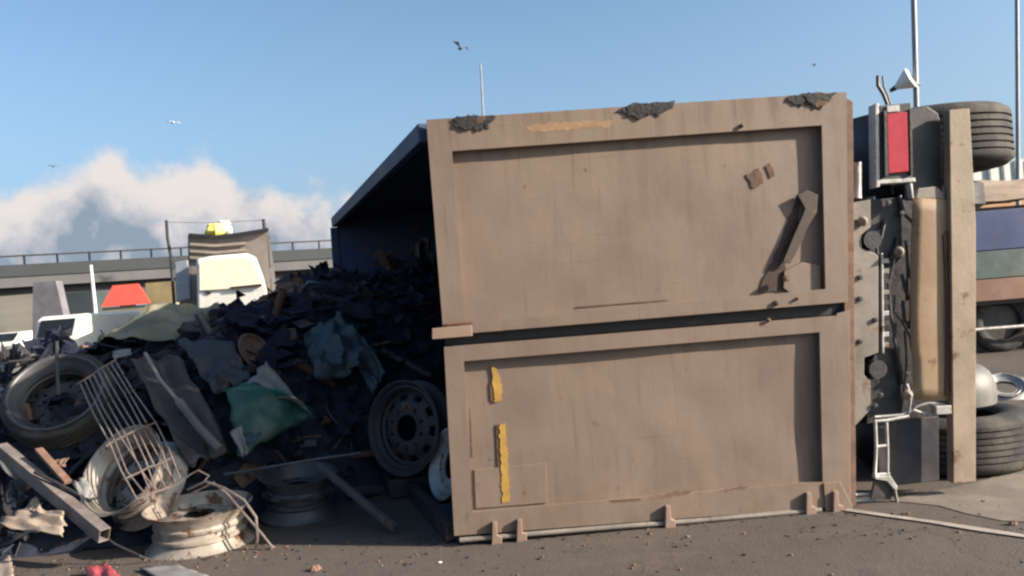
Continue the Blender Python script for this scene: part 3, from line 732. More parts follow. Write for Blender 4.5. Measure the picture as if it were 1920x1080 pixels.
# wire rack
rack = thing('wire_rack', D(300, 900, 5.35), 'bent wire shelf rack leaning over the tilted rim', 'wire rack')
NB = 9
tops = [(150, 718, 5.85), (216, 676, 5.95)]; mids = [(205, 832, 5.45), (290, 792, 5.55)]; ends = [(262, 934, 5.2), (342, 902, 5.3)]
def tri(t): return lambda u: Vector(D(*t[0])).lerp(D(*t[1]), u)
ft, fm, fe = tri(tops), tri(mids), tri(ends)
for k in range(NB):
    u = k / (NB - 1); j = .012
    pts = [ft(u), ft(u).lerp(fm(u), .5) + Vector((rnd.uniform(-j, j), 0, rnd.uniform(-j, j))), fm(u) + Vector((rnd.uniform(-j, j), 0, 0)), fm(u).lerp(fe(u), .5) + Vector((rnd.uniform(-j, j) * 2, 0, rnd.uniform(-j, j) * 2)), fe(u) + Vector((rnd.uniform(-.03, .03), 0, rnd.uniform(-.03, .03)))]
    mb = MB(); mb.tube(pts, .0055, 6); mb.build('bar', WIRE, rack, smooth=True)
for f_ in (ft, fm, fe, lambda u: fm(u).lerp(fe(u), .62)):
    mb = MB(); mb.tube([f_(-.06 + 1.12 * i / 6) + Vector((0, -.01, rnd.uniform(-.006, .006))) for i in range(7)], .0075, 6); mb.build('cross_bar', WIRE, rack, smooth=True)

# square tube in the foreground
def beam(name, a, b, w, h, m, label, cat, hollow=True):
    a, b = Vector(a), Vector(b); t = (b - a).normalized(); s = t.cross(Vector((0, 0, 1))).normalized(); u = s.cross(t); mb = MB(); th = .008
    ring = lambda p, k: [p + s * (w / 2 - k) * x + u * (h / 2 - k) * y for x, y in ((1, 1), (-1, 1), (-1, -1), (1, -1))]
    o = []
    for p in (a, b): o += ring(p, 0) + ring(p, th)
    fs = []
    for k in range(4):
        j = (k + 1) % 4; fs += [[k, j, 8 + j, 8 + k], [4 + k, 12 + k, 12 + j, 4 + j], [k, 4 + k, 4 + j, j], [8 + k, 8 + j, 12 + j, 12 + k]]
    mb.add(o, fs); ob = mb.build(name, m, None, bevel=.004); return tag(ob, label, cat)
beam('square_tube', D(2, 842, 5.65), D(196, 1004, 5.0), .07, .085, pm('worn_tube', (.14, .122, .118), .6, .1, var=.4, scale=8, rust=.4), 'long worn square steel tube sloping down to the asphalt', 'steel tube')
beam('flat_bar', D(72, 842, 5.5), D(128, 905, 5.3), .05, .02, BROWN, 'short rusty flat bar beside the square tube', 'steel bar')
beam('steel_pipe_section', D(598, 872, 5.75), G(742, 992, .03), .04, .04, STEEL, 'slim grey post lying from the shaded rim towards the rear door', 'post')
def rod(name, pts, r, m, label, cat='rod', seg=8, group=None):
    mb = MB(); mb.tube(pts, r, seg); return tag(mb.build(name, m, None, smooth=True), label, cat, group)
rod('steel_rod', [D(272, 662, 5.95), D(300, 712, 5.85), D(334, 752, 5.8)], .013, PALE, 'pale bent rod standing above the wire rack')
rod('steel_rod', [D(334, 752, 5.8), D(372, 800, 5.7), D(412, 842, 5.6)], .03, pm('grey_pipe', (.12, .11, .12), .6, .2, var=.3), 'thick grey pipe sloping behind the wire rack', 'pipe')
rod('steel_rod', [S(362, 658), S(388, 702, .08), S(414, 742, .06)], .014, STEEL, 'grey rod lying across the dark heap')
rod('steel_rod', [D(106, 640, 5.75), D(107, 690, 5.72), D(110, 740, 5.7)], .012, BLACK, 'thin dark rod standing in front of the tyre')
rod('steel_rod', [D(65, 885, 5.35), D(105, 905, 5.3), D(170, 940, 5.2)], .011, DKST, 'dark rod beside the square tube')
rod('steel_rod', [D(420, 890, 5.8), D(600, 860, 5.9), D(676, 850, 6.0)], .011, STEEL, 'thin straight rod under the green sheet')
rod('steel_rod', [S(355, 656), S(400, 660, .05), S(424, 664, .05)], .012, SHEET, 'short blue-grey rod high on the heap')
# loose wires round the flat rim
rod('loose_wire', [D(352, 918, 5.3), D(385, 903, 5.25), D(420, 915, 5.2), D(458, 938, 5.15), D(480, 970, 5.12), D(483, 1005, 5.1), G(480, 1027, .01)], .008, WIRE, 'looped wire arching over the flat cream rim', 'wire', 6)
rod('loose_wire', [D(360, 925, 5.3), D(400, 905, 5.27), D(425, 925, 5.22), D(462, 968, 5.17), D(490, 1000, 5.12), G(512, 1028, .01)], .007, WIRE, 'straighter wire falling behind the flat cream rim to the asphalt', 'wire', 6)
rod('loose_wire', [D(330, 910, 5.3), D(356, 890, 5.3), D(372, 882, 5.3), D(392, 892, 5.3), D(378, 908, 5.28)], .005, WIRE, 'short curled wire at the foot of the rack', 'wire', 6)
rod('loose_wire', [D(170, 985, 5.1), D(215, 1020, 5.05), D(262, 1042, 5.0), G(285, 1050, .012)], .006, DKST, 'dark wire running along the asphalt to the flat rim', 'wire', 6)
# sheets
crumple('green_sheet', (D(418, 738, 6.0), D(500, 700, 6.35), D(584, 780, 6.15), D(446, 862, 5.8)), GREEN, .045, 2.2, 3, 'crumpled dark green plastic sheet on the heap', 'plastic sheet', bow=.12)
crumple('pale_sheet', (D(448, 742, 6.05), D(500, 682, 6.3), D(590, 790, 6.12), D(560, 752, 6.0)), PALE, .03, 2.5, 5, 'pale torn panel edge above the green sheet', 'metal panel', n=12)
crumple('crumpled_sheet', (D(566, 640, 7.0), D(640, 596, 7.3), D(722, 690, 6.9), D(590, 720, 6.7)), SHEET, .09, 2.6, 8, 'large crumpled blue-grey metal panel in the mouth of the bed', 'metal panel', n=24, bow=.1)
crumple('crumpled_sheet', (D(632, 620, 7.1), D(672, 622, 7.1), D(724, 700, 6.8), D(700, 745, 6.75)), SHEET, .05, 2.0, 11, 'narrow folded panel beside the large blue-grey one', 'metal panel', n=14)
crumple('buckled_sheet', (D(240, 680, 6.0), D(330, 672, 6.25), D(432, 850, 5.75), D(350, 880, 5.6)), pm('dark_brown_panel', (.042, .037, .041), .6, .2, var=.4, scale=6, rust=.3), .05, 2.0, 13, 'long dark sheet metal panel behind the wire rack', 'metal panel', n=20)
crumple('buckled_sheet', (D(334, 640, 6.6), D(436, 648, 6.7), D(470, 720, 6.4), D(400, 740, 6.2)), pm('slate_panel', (.035, .04, .052), .6, .2, var=.4, scale=6, rust=.2), .05, 2.4, 17, 'slate grey buckled panel high on the heap', 'metal panel', n=16)
crumple('tarpaulin', (D(196, 640, 6.9), D(292, 578, 7.6), D(420, 580, 7.9), D(330, 650, 6.9)), OLIVE, .05, 2.2, 19, 'olive tarpaulin draped over the back of the heap', 'tarpaulin', n=22, bow=.08)
crumple('cardboard', (D(-10, 985, 5.15), D(60, 955, 5.25), D(122, 965, 5.15), D(120, 1012, 5.0)), CARD, .03, 2.3, 23, 'crumpled dirty cardboard at the foot of the heap', 'cardboard', n=14, rag=.12)
crumple('cardboard', (D(48, 960, 5.3), D(70, 932, 5.35), D(82, 948, 5.3), D(58, 985, 5.2)), CARD, .02, 2.0, 27, 'small torn cardboard flap behind the crumpled piece', 'cardboard', n=10, rag=.15)
crumple('rag', (D(92, 868, 5.45), D(130, 862, 5.5), D(120, 878, 5.4), D(95, 892, 5.4)), BROWN, .03, 2.0, 29, 'brown rag caught beside the square tube', 'rag', n=10, rag=.15)
crumple('bright_scrap', (D(430, 812, 5.75), D(452, 800, 5.8), D(466, 850, 5.7), D(455, 858, 5.68)), PALE, .02, 2.0, 31, 'small pale metal tab below the green sheet', 'metal scrap', n=8, rag=.2)
crumple('bright_scrap', (D(455, 818, 5.78), D(492, 812, 5.8), D(480, 832, 5.72), D(458, 836, 5.72)), SHEET, .02, 2.0, 33, 'small grey metal tab lying over the green sheet', 'metal scrap', n=8, rag=.2)
crumple('bright_scrap', (D(135, 908, 5.3), D(160, 898, 5.35), D(178, 930, 5.25), D(158, 945, 5.2)), PALE, .02, 2.0, 35, 'pale bent offcut between square tube and tilted rim', 'metal scrap', n=8, rag=.2)
crumple('bright_scrap', (D(210, 662, 6.3), D(244, 655, 6.3), D(246, 668, 6.25), D(214, 676, 6.2)), PALE, .015, 2.0, 37, 'pale crushed scrap above the wire rack top', 'metal scrap', n=8, rag=.2)
# more single pieces strewn over the dark heap: tubes, brackets, discs
spec = [(60, 800, 'pipe'), (30, 870, 'drum lid'), (205, 760, 'bracket'), (40, 930, 'bracket'), (225, 980, 'bracket'), (390, 620, 'pipe'), (455, 610, 'bracket'), (520, 580, 'pipe'), (560, 560, 'bracket'),
        (610, 560, 'pipe'), (480, 660, 'drum lid'), (540, 640, 'bracket'), (420, 700, 'pipe'), (640, 780, 'drum lid'), (660, 860, 'bracket'), (700, 920, 'pipe'), (560, 840, 'bracket'), (590, 700, 'pipe'), (380, 860, 'drum lid'), (760, 680, 'pipe'), (20, 770, 'pipe'), (150, 880, 'drum lid')]
PLACE = {0: 'left of the propped tyre', 1: 'at the top end of the square tube', 2: 'beside the propped tyre', 3: 'above the crumpled cardboard', 4: 'between square tube and flat rim', 5: 'at the end of the olive tarpaulin',
         6: 'above the slate panel', 7: 'on the ridge of the heap', 8: 'just under the ridge of the heap', 9: 'where the ridge meets the bed rim', 10: 'between slate panel and blue-grey panel', 11: 'left of the large blue-grey panel',
         12: 'over the slate panel', 13: 'below the large blue-grey panel', 14: 'above the slim grey post', 15: 'below the standing rim', 16: 'right of the green sheet', 17: 'on the large blue-grey panel', 18: 'under the dark sheet panel', 19: 'deep inside the bed', 20: 'behind the propped tyre', 21: 'between propped tyre and square tube'}
for k, (px, py, kind) in enumerate(spec):
    r = random.Random(100 + k); p = S(px, py, .03); m = r.choice([DKST, RUST, STEEL, BROWN, STEEL]); ax = Vector((r.uniform(-1, 1), r.uniform(-.8, .1), r.uniform(.1, .7))).normalized()
    mname = {DKST.name: 'dark', RUST.name: 'rusty', STEEL.name: 'grey', BROWN.name: 'brown'}[m.name]
    mb = MB(); M = axis_M(p, ax)
    if kind == 'pipe':
        l = r.uniform(.25, .5); q = r.uniform(.022, .04); mb.lathe([(q, -l / 2), (q, l / 2), (q - .004, l / 2), (q - .004, -l / 2)], 14, M=M)
    elif kind == 'drum lid':
        q = r.uniform(.13, .18); mb.lathe([(.001, 0), (q * .85, 0), (q * .88, .012), (q, .012), (q + .008, 0), (q, -.012), (q * .85, -.008), (.001, -.008)], 32, M=M)
    else:
        l = r.uniform(.12, .2); w = r.uniform(.05, .09)
        for sgn in (0, 1):
            a = [Vector((0, 0, 0)), Vector((l, 0, 0)), Vector((l, w, 0)), Vector((l * .4, w * 1.2, 0)), Vector((0, w, 0))]
            a = [M @ (v if sgn == 0 else Vector((v.y * .0, v.y, v.x * .7))) for v in a]; nn = (M.to_3x3() @ (Vector((0, 0, .006)) if sgn == 0 else Vector((.006, 0, 0)))); mb.prism(a, nn)
    o = mb.build(kind.replace(' ', '_'), m, None, smooth=kind != 'bracket'); tag(o, f'{mname} {"short pipe" if kind == "pipe" else "angle bracket" if kind == "bracket" else "round lid"} {PLACE[k]}', kind)

# litter on the asphalt
def litter(px, py, s, m, label, seed, cat='litter'):
    r = random.Random(seed); p = G(px, py); mb = MB(); vs = []
    for k in range(9):
        a = 2 * math.pi * k / 9; q = s * r.uniform(.5, 1); vs.append(p + Vector((q * math.cos(a), q * .8 * math.sin(a), .004)))
    top_ = [p + (v - p) * .55 + Vector((r.uniform(-.2, .2) * s, 0, s * r.uniform(.25, .7))) for v in vs]; apex = p + Vector((0, 0, s * .6))
    mb.add(vs + top_ + [apex], [[i, (i + 1) % 9, 9 + (i + 1) % 9, 9 + i] for i in range(9)] + [[9 + i, 9 + (i + 1) % 9, 18] for i in range(9)] + [list(range(9))[::-1]])
    return tag(mb.build('litter', m, None), label, cat)
litter(592, 1070, .045, BROWN, 'small brown crumpled scrap alone on the asphalt', 1)
litter(825, 1056, .013, WHITE, 'tiny white chip on the asphalt before the doors', 2)
litter(716, 1062, .010, PALE, 'tiny grey chip on the asphalt by the shadow edge', 3)
crumple('plastic_scrap', (G(160, 1068, .03), G(205, 1060, .05), G(232, 1090, .02), G(170, 1100, .01)), pm('red_plastic', (.30, .06, .07), .45, var=.3, scale=15), .015, 2.0, 45, 'red plastic scrap at the edge of the heap', 'plastic scrap', n=10, rag=.12)
litter(1673, 1003, .014, BROWN, 'tiny brown chip past the worn white line', 5)
litter(1898, 984, .035, BROWN, 'brown clod beside the worn white line', 6)
litter(1290, 1008, .02, PALE, 'pale flake of paint below the door hinges', 7)
crumple('paper', (G(262, 1066, .012), G(330, 1060, .02), G(392, 1082, .012), G(300, 1090, .01)), PALE, .006, 2.0, 41, 'pale flattened sheet lying before the flat cream rim', 'paper', n=8, rag=.1)
crumple('cardboard', (G(-30, 1070, .02), G(20, 1040, .05), G(28, 1085, .03), G(-20, 1110, .02)), CARD, .015, 2.0, 43, 'flattened cardboard lying alone on the asphalt', 'cardboard', n=8, rag=.1)

# ------------------------------------------------------------------ background, left: flyover, truck, van, car
def hz(px): return 545 + math.tan(R(ROLL)) * (960 - px)
fy = thing('flyover', (-10, 62, 0), 'long grey concrete flyover behind the heap', 'bridge')
A0, A1 = D(-700, 552, 46), D(1500, 423, 78)
def long_box(name, a, b, z0, z1, w, m, parent):
    a = Vector((a.x, a.y, 0)); b = Vector((b.x, b.y, 0)); t = (b - a).normalized(); s = Vector((-t.y, t.x, 0)); mb = MB()
    mb.prism([a + Vector((0, 0, z0)), a + s * w + Vector((0, 0, z0)), a + s * w + Vector((0, 0, z1)), a + Vector((0, 0, z1))], b - a); return mb.build(name, m, parent)
zt = lambda py, y, px: D(px, py, y).z
long_box('deck', A0, A1, 4.1, 4.75, 9, CONC, fy)
long_box('girder', A0 + Vector((0, .8, 0)), A1 + Vector((0, .8, 0)), 3.0, 4.08, 7, DCONC, fy)
long_box('parapet', A0 + Vector((0, -.1, 0)), A1 + Vector((0, -.1, 0)), 4.76, 5.5, .35, pm('dark_parapet', (.028, .034, .040), .8, var=.25, scale=1), fy)
rail_me = None
for k in range(44):
    p = A0.lerp(A1, k / 44 + .005)
    if rail_me is None:
        mb = MB(); mb.box((0, 0, .3), (.10, .10, .6)); q_ = mb.build('rail_post', DKST, fy, M=Matrix.Translation((p.x, p.y + .08, 5.5))); rail_me = q_.data
    else: place('rail_post', rail_me, fy, Matrix.Translation((p.x, p.y + .08, 5.5)))
long_box('hand_rail', A0 + Vector((0, .04, 0)), A1 + Vector((0, .04, 0)), 6.0, 6.1, .08, DKST, fy)
for k in range(9):
    p = A0.lerp(A1, k / 8 + .02); mb = MB(); mb.box((p.x + .6, p.y + 4, 1.5), (1.3, 2.2, 3.0)); mb.build('pier', CONC, fy, bevel=.1)
# wall below the flyover and market banners
pa, pb = D(-40, 560, 40), D(74, 556, 40)
mb = MB(); mb.prism([(pa.x - 8, 40, 0), (pb.x, 40, 0), (pb.x, 40, D(70, 550, 40).z), (pa.x - 8, 40, D(70, 550, 40).z)], (0, .8, 0)); o = mb.build('shed', pm('beige_wall', (.21, .195, .17), .8, var=.2, scale=.8, stretch=(.2, .2, 3)), None); tag(o, 'beige shed standing under the flyover', 'shed')
mb = MB(); z1 = D(140, 548, 48).z; mb.prism([(D(60, 600, 48).x, 48, 0), (D(180, 600, 48).x, 48, 0), (D(180, 600, 48).x, 48, z1), (D(60, 600, 48).x, 48, z1)], (0, 3, 0)); o = mb.build('dark_block', pm('dark_green_fill', (.03, .045, .05), .8, var=.3, scale=.8), None); tag(o, 'dark green block filling the gap between beige shed and red banner', 'shed')  # dark block filling the gap under the flyover
mb = MB(); a, b = D(62, 530, 34), D(122, 636, 34); b.z = 0; mb.prism([a, a + Vector((.9, 0, 0)), b + Vector((.3, 0, 0)), b + Vector((-1.4, 0, 0))], (0, .5, 0)); o = mb.build('conveyor_prop', pm('prop_grey', (.12, .12, .14), .7, var=.3, scale=2), None); tag(o, 'slanting grey steel prop in front of the beige shed', 'prop')
st_ = thing('market_stall', (D(250, 620, 36).x, 36, 0), 'stall with a red awning under the flyover', 'stall')
x0, x1 = D(188, 560, 36).x, D(325, 560, 36).x; zA, zB, zC = D(240, 534, 36).z, D(240, 572, 36).z, D(240, 548, 36).z
mb = MB(); mb.prism([(x0, 36, zB), (x0 + (x1 - x0) * .68, 36, zB), (x0 + (x1 - x0) * .42, 36.8, zA), (x0 + .15, 36.8, zA)], (0, .08, .06)); mb.build('awning', pm('red_awning', (.42, .06, .04), .7, var=.15, scale=2), st_)
mb = MB(); mb.prism([(x0 + (x1 - x0) * .5, 36.95, 0), (x1, 36.95, 0), (x1, 36.95, zA + .05), (x0 + (x1 - x0) * .5, 36.95, zA + .05)], (0, .1, 0)); mb.build('back_panel', pm('olive_panel', (.24, .19, .10), .8, var=.3, scale=1), st_)
mb = MB(); mb.prism([(x0, 36.1, 0), (x1, 36.1, 0), (x1, 36.1, zB - .05), (x0, 36.1, zB - .05)], (0, .5, 0)); mb.build('counter', pm('pale_counter', (.20, .19, .15), .8, var=.25, scale=1), st_)

def small_car(name, px, py, y, L, Wd, Hh, body_m, label, cat, van=False):
    """rear/front-on vehicle: body, glass, wheels, lamps"""
    c = D(px, py, y); c.z = 0; root = thing(name, c, label, cat)
    prof = [(-L / 2, .32), (-L / 2, .85), (-L / 2 + .12, .95), (-L / 2 + .55, Hh - .02), (L * .18, Hh), (L * .30, .98 if not van else Hh * .55), (L / 2, .8), (L / 2, .32)]
    if van: prof = [(-L / 2, .35), (-L / 2, 1.1), (-L / 2 + .28, Hh - .08), (-L / 2 + .5, Hh), (L / 2, Hh), (L / 2, .35)]
    mb = MB(); mb.prism([c + Vector((-Wd / 2, p[0], p[1])) for p in prof], (Wd, 0, 0)); body = mb.build('body', body_m, root, bevel=.07)
    f = -L / 2; a, b = ((f + .115, .97), (f + .53, Hh - .08)) if not van else ((f - .0, 1.14), (f + .27, Hh - .14))
    mb = MB(); n_ = Vector((0, -.014, .01)); mb.prism([c + Vector((sx_ * (Wd / 2 - .14), p[0], p[1])) + n_ for p, sx_ in ((a, -1), (a, 1), (b, 1), (b, -1))], n_ * 2.2); mb.build('windscreen', GLASS, root, bevel=.0)
    for s_ in (-1, 1):
        mb = MB(); mb.box(c + Vector((s_ * (Wd / 2 - .25), f - .01, .68)), (.32, .05, .16)); mb.build('headlight', LGREY, root, bevel=.015)
        for yy in (-L * .32, L * .32):
            M = axis_M(c + Vector((s_ * (Wd / 2 - .08), yy, .32)), (s_, 0, 0)); t_ = make_tyre('wheel', M, .32, .19, .19, root); 
            mb = MB(); mb.lathe([(.001, .06), (.12, .07), (.19, .05), (.19, .03), (.001, .03)], 20, M=M); mb.build('hubcap', LGREY, t_, smooth=True)
    mb = MB(); mb.box(c + Vector((0, f - .03, .46)), (Wd - .1, .12, .2)); mb.build('bumper', BLACK, root, bevel=.03)
    return root
small_car('parked_car', 44, 640, 40, 4.0, 1.6, 1.36, WHITE, 'small white car parked beneath the slanting steel prop', 'car')
small_car('parked_van', 172, 620, 26, 4.2, 1.25, 1.75, WHITE, 'white van with a wide dark windscreen behind the heap', 'van', van=True)

# white loaded truck facing the camera
y_ = 22.0
lt = thing('loaded_truck', D(430, 640, y_).xy.to_3d(), 'white truck with a loaded open body standing behind the heap', 'truck')
def bp(px, py, y): return D(px, py, y)
def facepoly(name, pts, y, dy, m, parent, bevel=.0): 
    mb = MB(); mb.prism([bp(x, p, y) for x, p in pts], Vector((-6.9 / 22 * dy, dy, 0))); return mb.build(name, m, parent, bevel=bevel)
cabw = facepoly('cab', [(368, 486), (392, 480), (462, 474), (480, 482), (494, 520), (500, 545), (506, 640), (374, 648), (370, 560)], y_, 1.7, WHITE, lt, .05)
facepoly('windscreen', [(373, 494), (394, 488), (458, 482), (474, 490), (488, 520), (492, 536), (440, 541), (374, 545)], y_ - .06, .05, pm('cream_reflection', (.80, .70, .55), .5, var=.05, scale=2), cabw, .01)  # cream colour stands in for bright sky reflected in the windscreen
facepoly('wiper', [(432, 538), (491, 532), (491, 536), (432, 542)], y_ - .09, .025, DKST, cabw)
facepoly('badge', [(384, 546), (396, 547), (394, 552), (386, 551)], y_ - .03, .025, DKST, cabw)
facepoly('headboard', [(356, 442), (404, 446), (448, 441), (500, 432), (512, 520), (512, 600), (362, 600)], y_ + 1.9, .12, pm('brown_grey_board', (.19, .165, .15), .7, var=.2, scale=3), lt)
for k, yy in enumerate((455, 468, 480)):
    facepoly('rib', [(356, yy), (404, yy + 3), (460, yy - 2), (462, yy + 3), (404, yy + 8), (356, yy + 5)], y_ + 1.8, .1, pm('rib_brown', (.27, .225, .19), .7, var=.2, scale=3), lt)
facepoly('top_rail', [(354, 437), (404, 441), (448, 436), (503, 427), (503, 433), (448, 442), (404, 447), (354, 443)], y_ + 1.75, .2, DKST, lt)
facepoly('side_board', [(500, 432), (504, 430), (516, 520), (516, 600), (511, 600)], y_ + 1.9, 4.5, pm('side_board_grey', (.16, .15, .15), .7, var=.2), lt)
facepoly('side_board', [(352, 440), (356, 440), (360, 600), (355, 600)], y_ + 1.9, 4.5, MATS['side_board_grey'], lt)
facepoly('bed', [(358, 600), (513, 592), (513, 606), (358, 614)], y_ + 1.9, 4.5, DKST, lt)
facepoly('mirror', [(327, 492), (352, 487), (356, 560), (330, 566)], y_ + .5, .25, pm('mirror_grey', (.22, .25, .30), .4, var=.2), lt, .03)
facepoly('side_tank', [(336, 562), (372, 560), (374, 620), (338, 622)], y_ + 1.0, .8, GREY, lt, .03)
for x in (388, 488):
    for yy in (y_ + .7, y_ + 4.5):
        p = bp(x, 640, yy); M = axis_M(Vector((p.x, yy, .45)), (1, 0, 0)); make_tyre('wheel', M, .45, .27, .25, lt)
mb = MB(); mb.tube([bp(312, 413, y_ + 2), bp(314, 445, y_ + 2), bp(320, 480, y_ + 2), bp(326, 560, y_ + 2), bp(330, 650, y_ + 2)], .045, 8); mb.build('post', DKST, lt)
mb = MB(); mb.tube([bp(494, 411, y_ + 2), bp(497, 440, y_ + 2)], .05, 8); mb.build('post', DKST, lt)
mb = MB(); mb.tube([bp(312, 416, y_ + 2), bp(400, 417, y_ + 2), bp(495, 412, y_ + 2)], .018, 6); mb.build('rope', pm('grey_rope', (.3, .32, .36), .8), lt)
def sack(pts, m, label, seed):
    mb = MB(); c = sum(pts, Vector()) / len(pts); r = max((p - c).length for p in pts)
    vs = []; fs = []; nu, nv = 16, 10
    for j in range(nv + 1):
        for i in range(nu):
            a, b = 2 * math.pi * i / nu, math.pi * j / nv; d = Vector((math.sin(b) * math.cos(a), math.sin(b) * math.sin(a), math.cos(b)))
            vs.append(c + Vector((d.x * r * 1.0, d.y * r, d.z * r * .85)) * (1 + .35 * noise.noise(d * 1.8 + Vector((seed, 0, 0)))))
    for j in range(nv):
        for i in range(nu): a = j * nu + i; b = j * nu + (i + 1) % nu; fs.append([a, b, b + nu, a + nu])
    mb.add(vs, fs); return tag(mb.build('sack', m, None, smooth=True), label, 'sack')
sack([bp(392, 448, y_ + 2.4), bp(414, 420, y_ + 2.4)], pm('yellow_sack', (.62, .56, .14), .7, var=.2, scale=4), 'yellow sack on top of the loaded truck', 2)
sack([bp(404, 442, y_ + 2.7), bp(430, 416, y_ + 2.7)], WHITE, 'white sack on top of the loaded truck', 6)
mb = MB(); mb.prism([bp(358, 470, y_ + 2.1), bp(500, 462, y_ + 2.1), bp(505, 600, y_ + 2.1), bp(362, 600, y_ + 2.1)], (-6.9 / 22 * 4.2, 4.2, 0)); tag(mb.build('load', pm('mixed_load', (.2, .17, .15), .9, var=.4, scale=6), None), 'brown load filling the open body of the white truck', 'load')

# poles
def pole(pts, r, label, m, arm=False):
    root = thing('lamp_post', pts[0], label, 'lamp post')
    mb = MB(); mb.tube(pts, [r * 1.25] + [r] * (len(pts) - 1), 10); mb.build('shaft', m, root, smooth=True)
    mb = MB(); b = pts[0]; mb.lathe([(.001, 0), (r * 3, 0), (r * 3, .05), (r * 1.6, .3), (.001, .3)], 14, M=Matrix.Translation(b)); mb.build('base', m, root)
    t = pts[-1]
    mb = MB(); mb.tube([t, t + Vector((.3, 0, .12)), t + Vector((1.0, 0, .16))], r * .7, 8); mb.build('arm', m, root, smooth=True)
    mb = MB(); mb.box(t + Vector((1.25, 0, .15)), (.6, .22, .1)); mb.build('lamp_head', LGREY, root, bevel=.03)
    return root
PG = pm('pole_grey', (.20, .21, .23), .5, .3, var=.2, scale=2)
def plumb(px, py, y, ztop, dx=0.0):
    p = D(px, py, y); return [Vector((p.x - dx * p.z, y, 0)), p, Vector((p.x + dx * (ztop - p.z), y, ztop))]
p1 = pole(plumb(1718, 188, 24, 14, .055), .075, 'tall grey lamp post with a white floodlight behind the raised wheel', PG)
pole(plumb(1908, 205, 26, 14.5, .075), .06, 'tall thin lamp post behind the spare end of the tyres', PG)['label'] = 'tall thin plain lamp post behind the painted truck'
def thinpole(px0, py0, px1, py1, y, r, label, m):
    a, b = D(px0, py0, y), D(px1, py1, y); f = Vector((b.x, y, 0)); mb = MB(); mb.tube([f, b, a], [r * 1.3, r, r * .8], 8); s = mb.build('pole', m, None, smooth=True)
    return tag(s, label, 'pole')
thinpole(901, 120, 906, 215, 45, .055, 'thin distant pole rising behind the upper door', PG)
thinpole(170, 497, 178, 575, 30, .07, 'pale pole standing before the flyover', pm('pale_pole', (.5, .5, .52), .6, var=.1))
# floodlight on the first post
fp = D(1716, 157, 23.9); fl = thing('floodlight', fp, 'white floodlight on a tall grey lamp post', 'floodlight')
mb = MB(); mb.lathe([(.001, -.30), (.06, -.28), (.10, -.2), (.30, .16), (.31, .20), (.29, .21), (.001, .12)], 24, closed=False, M=axis_M(fp + Vector((-.30, 0, .07)), (.62, -.5, .35))); mb.build('hood', WHITE, fl, smooth=True)
mb = MB(); mb.lathe([(.001, -.44), (.05, -.42), (.075, -.26), (.001, -.26)], 14, M=axis_M(fp + Vector((-.30, 0, .07)), (.62, -.5, .35))); mb.build('rear_cap', BLACK, fl, smooth=True)
mb = MB(); mb.tube([fp + Vector((-.1, 0, -.02)), fp + Vector((.14, 0, -.03))], .035, 8); mb.build('bracket', LGREY, fl)

# birds
def bird(px, py, y, span, m, label, tilt, up_w):
    c = D(px, py, y); root = thing('bird', c, label, 'bird', 'gulls in the sky')
    Rm = Matrix.Translation(c) @ Matrix.Rotation(tilt, 4, 'Y') @ Matrix.Rotation(.5, 4, 'Z'); s = span
    mb = MB(); mb.lathe([(.001, -.22 * s), (.05 * s, -.16 * s), (.085 * s, -.02 * s), (.08 * s, .1 * s), (.05 * s, .17 * s), (.001, .23 * s)], 12, closed=False, M=Rm @ Matrix.Rotation(R(90), 4, 'X')); mb.build('body', m, root, smooth=True)
    for sg in (-1, 1):
        mb = MB(); a = [Rm @ Vector(v) for v in ((sg * .03 * s, -.06 * s, .02 * s), (sg * .25 * s, -.10 * s, up_w * s), (sg * .5 * s, .03 * s, up_w * .55 * s), (sg * .24 * s, .05 * s, up_w * .9 * s), (sg * .03 * s, .08 * s, .02 * s))]
        mb.prism(a, (0, 0, .02 * s)); mb.build('wing', m, root)
    mb = MB(); mb.prism([Rm @ Vector(v) for v in ((0, .18 * s, 0), (.06 * s, .3 * s, 0), (-.06 * s, .3 * s, 0))], (0, 0, .015 * s)); mb.build('tail', m, root)
BD = pm('dark_gull', (.10, .11, .13), .8); BW = pm('pale_gull', (.5, .52, .55), .8)
bird(863, 91, 48, 1.1, BD, 'dark gull with raised wings above the upper door', .5, .22)
bird(324, 230, 55, 1.0, BW, 'pale gull gliding above the cloud bank', .1, .05)
bird(100, 312, 60, .8, BD, 'small dark gull gliding beside the cloud bank', .1, .06)
bird(1527, 122, 70, .7, BD, 'tiny far gull over the corner of the upper door', -.2, .15)

# ------------------------------------------------------------------ background, right: painted flatbed truck, building
yb = 12.0
pt = thing('painted_truck', (D(1880, 660, yb).x, yb, 0), 'parked flatbed truck with blue, green and red painted side boards', 'truck')
xl, xr = D(1770, 560, yb).x, 12.5
def zz(py): return D(1880, py, yb).z
def board(z0, z1, m, name='side_board', a=xl, b=xr, dy=.05, y0=yb):
    mb = MB(); mb.prism([(a, y0, z0), (b, y0, z0), (b, y0, z1), (a, y0, z1)], (0, dy, 0)); return mb.build(name, m, pt, bevel=.006)
BLUE = pm('blue_board', (.02, .042, .13), .5, var=.25, scale=1.2, dust=.05); GRN = pm('green_board', (.045, .075, .075), .55, var=.5, scale=1.4, dust=.15); REDB = pm('red_board', (.17, .085, .06), .6, var=.25, scale=2, dust=.2)
zs = [zz(563), zz(521), zz(468), zz(392)]
for k, m in enumerate((REDB, GRN, BLUE)): board(zs[k] + .006, zs[k + 1] - .006, m)
for k in range(6): board(zs[0] - .02, zs[-1] + .03, DKST, 'stake', xl + .1 + k * 1.1, xl + .17 + k * 1.1, .04, yb - .045) if k != 1 else None
mb = MB(); mb.box(((xl + xr) / 2, yb + 1.15, zs[0] + .0), (xr - xl, 2.2, .10)); mb.build('bed', DKST, pt)
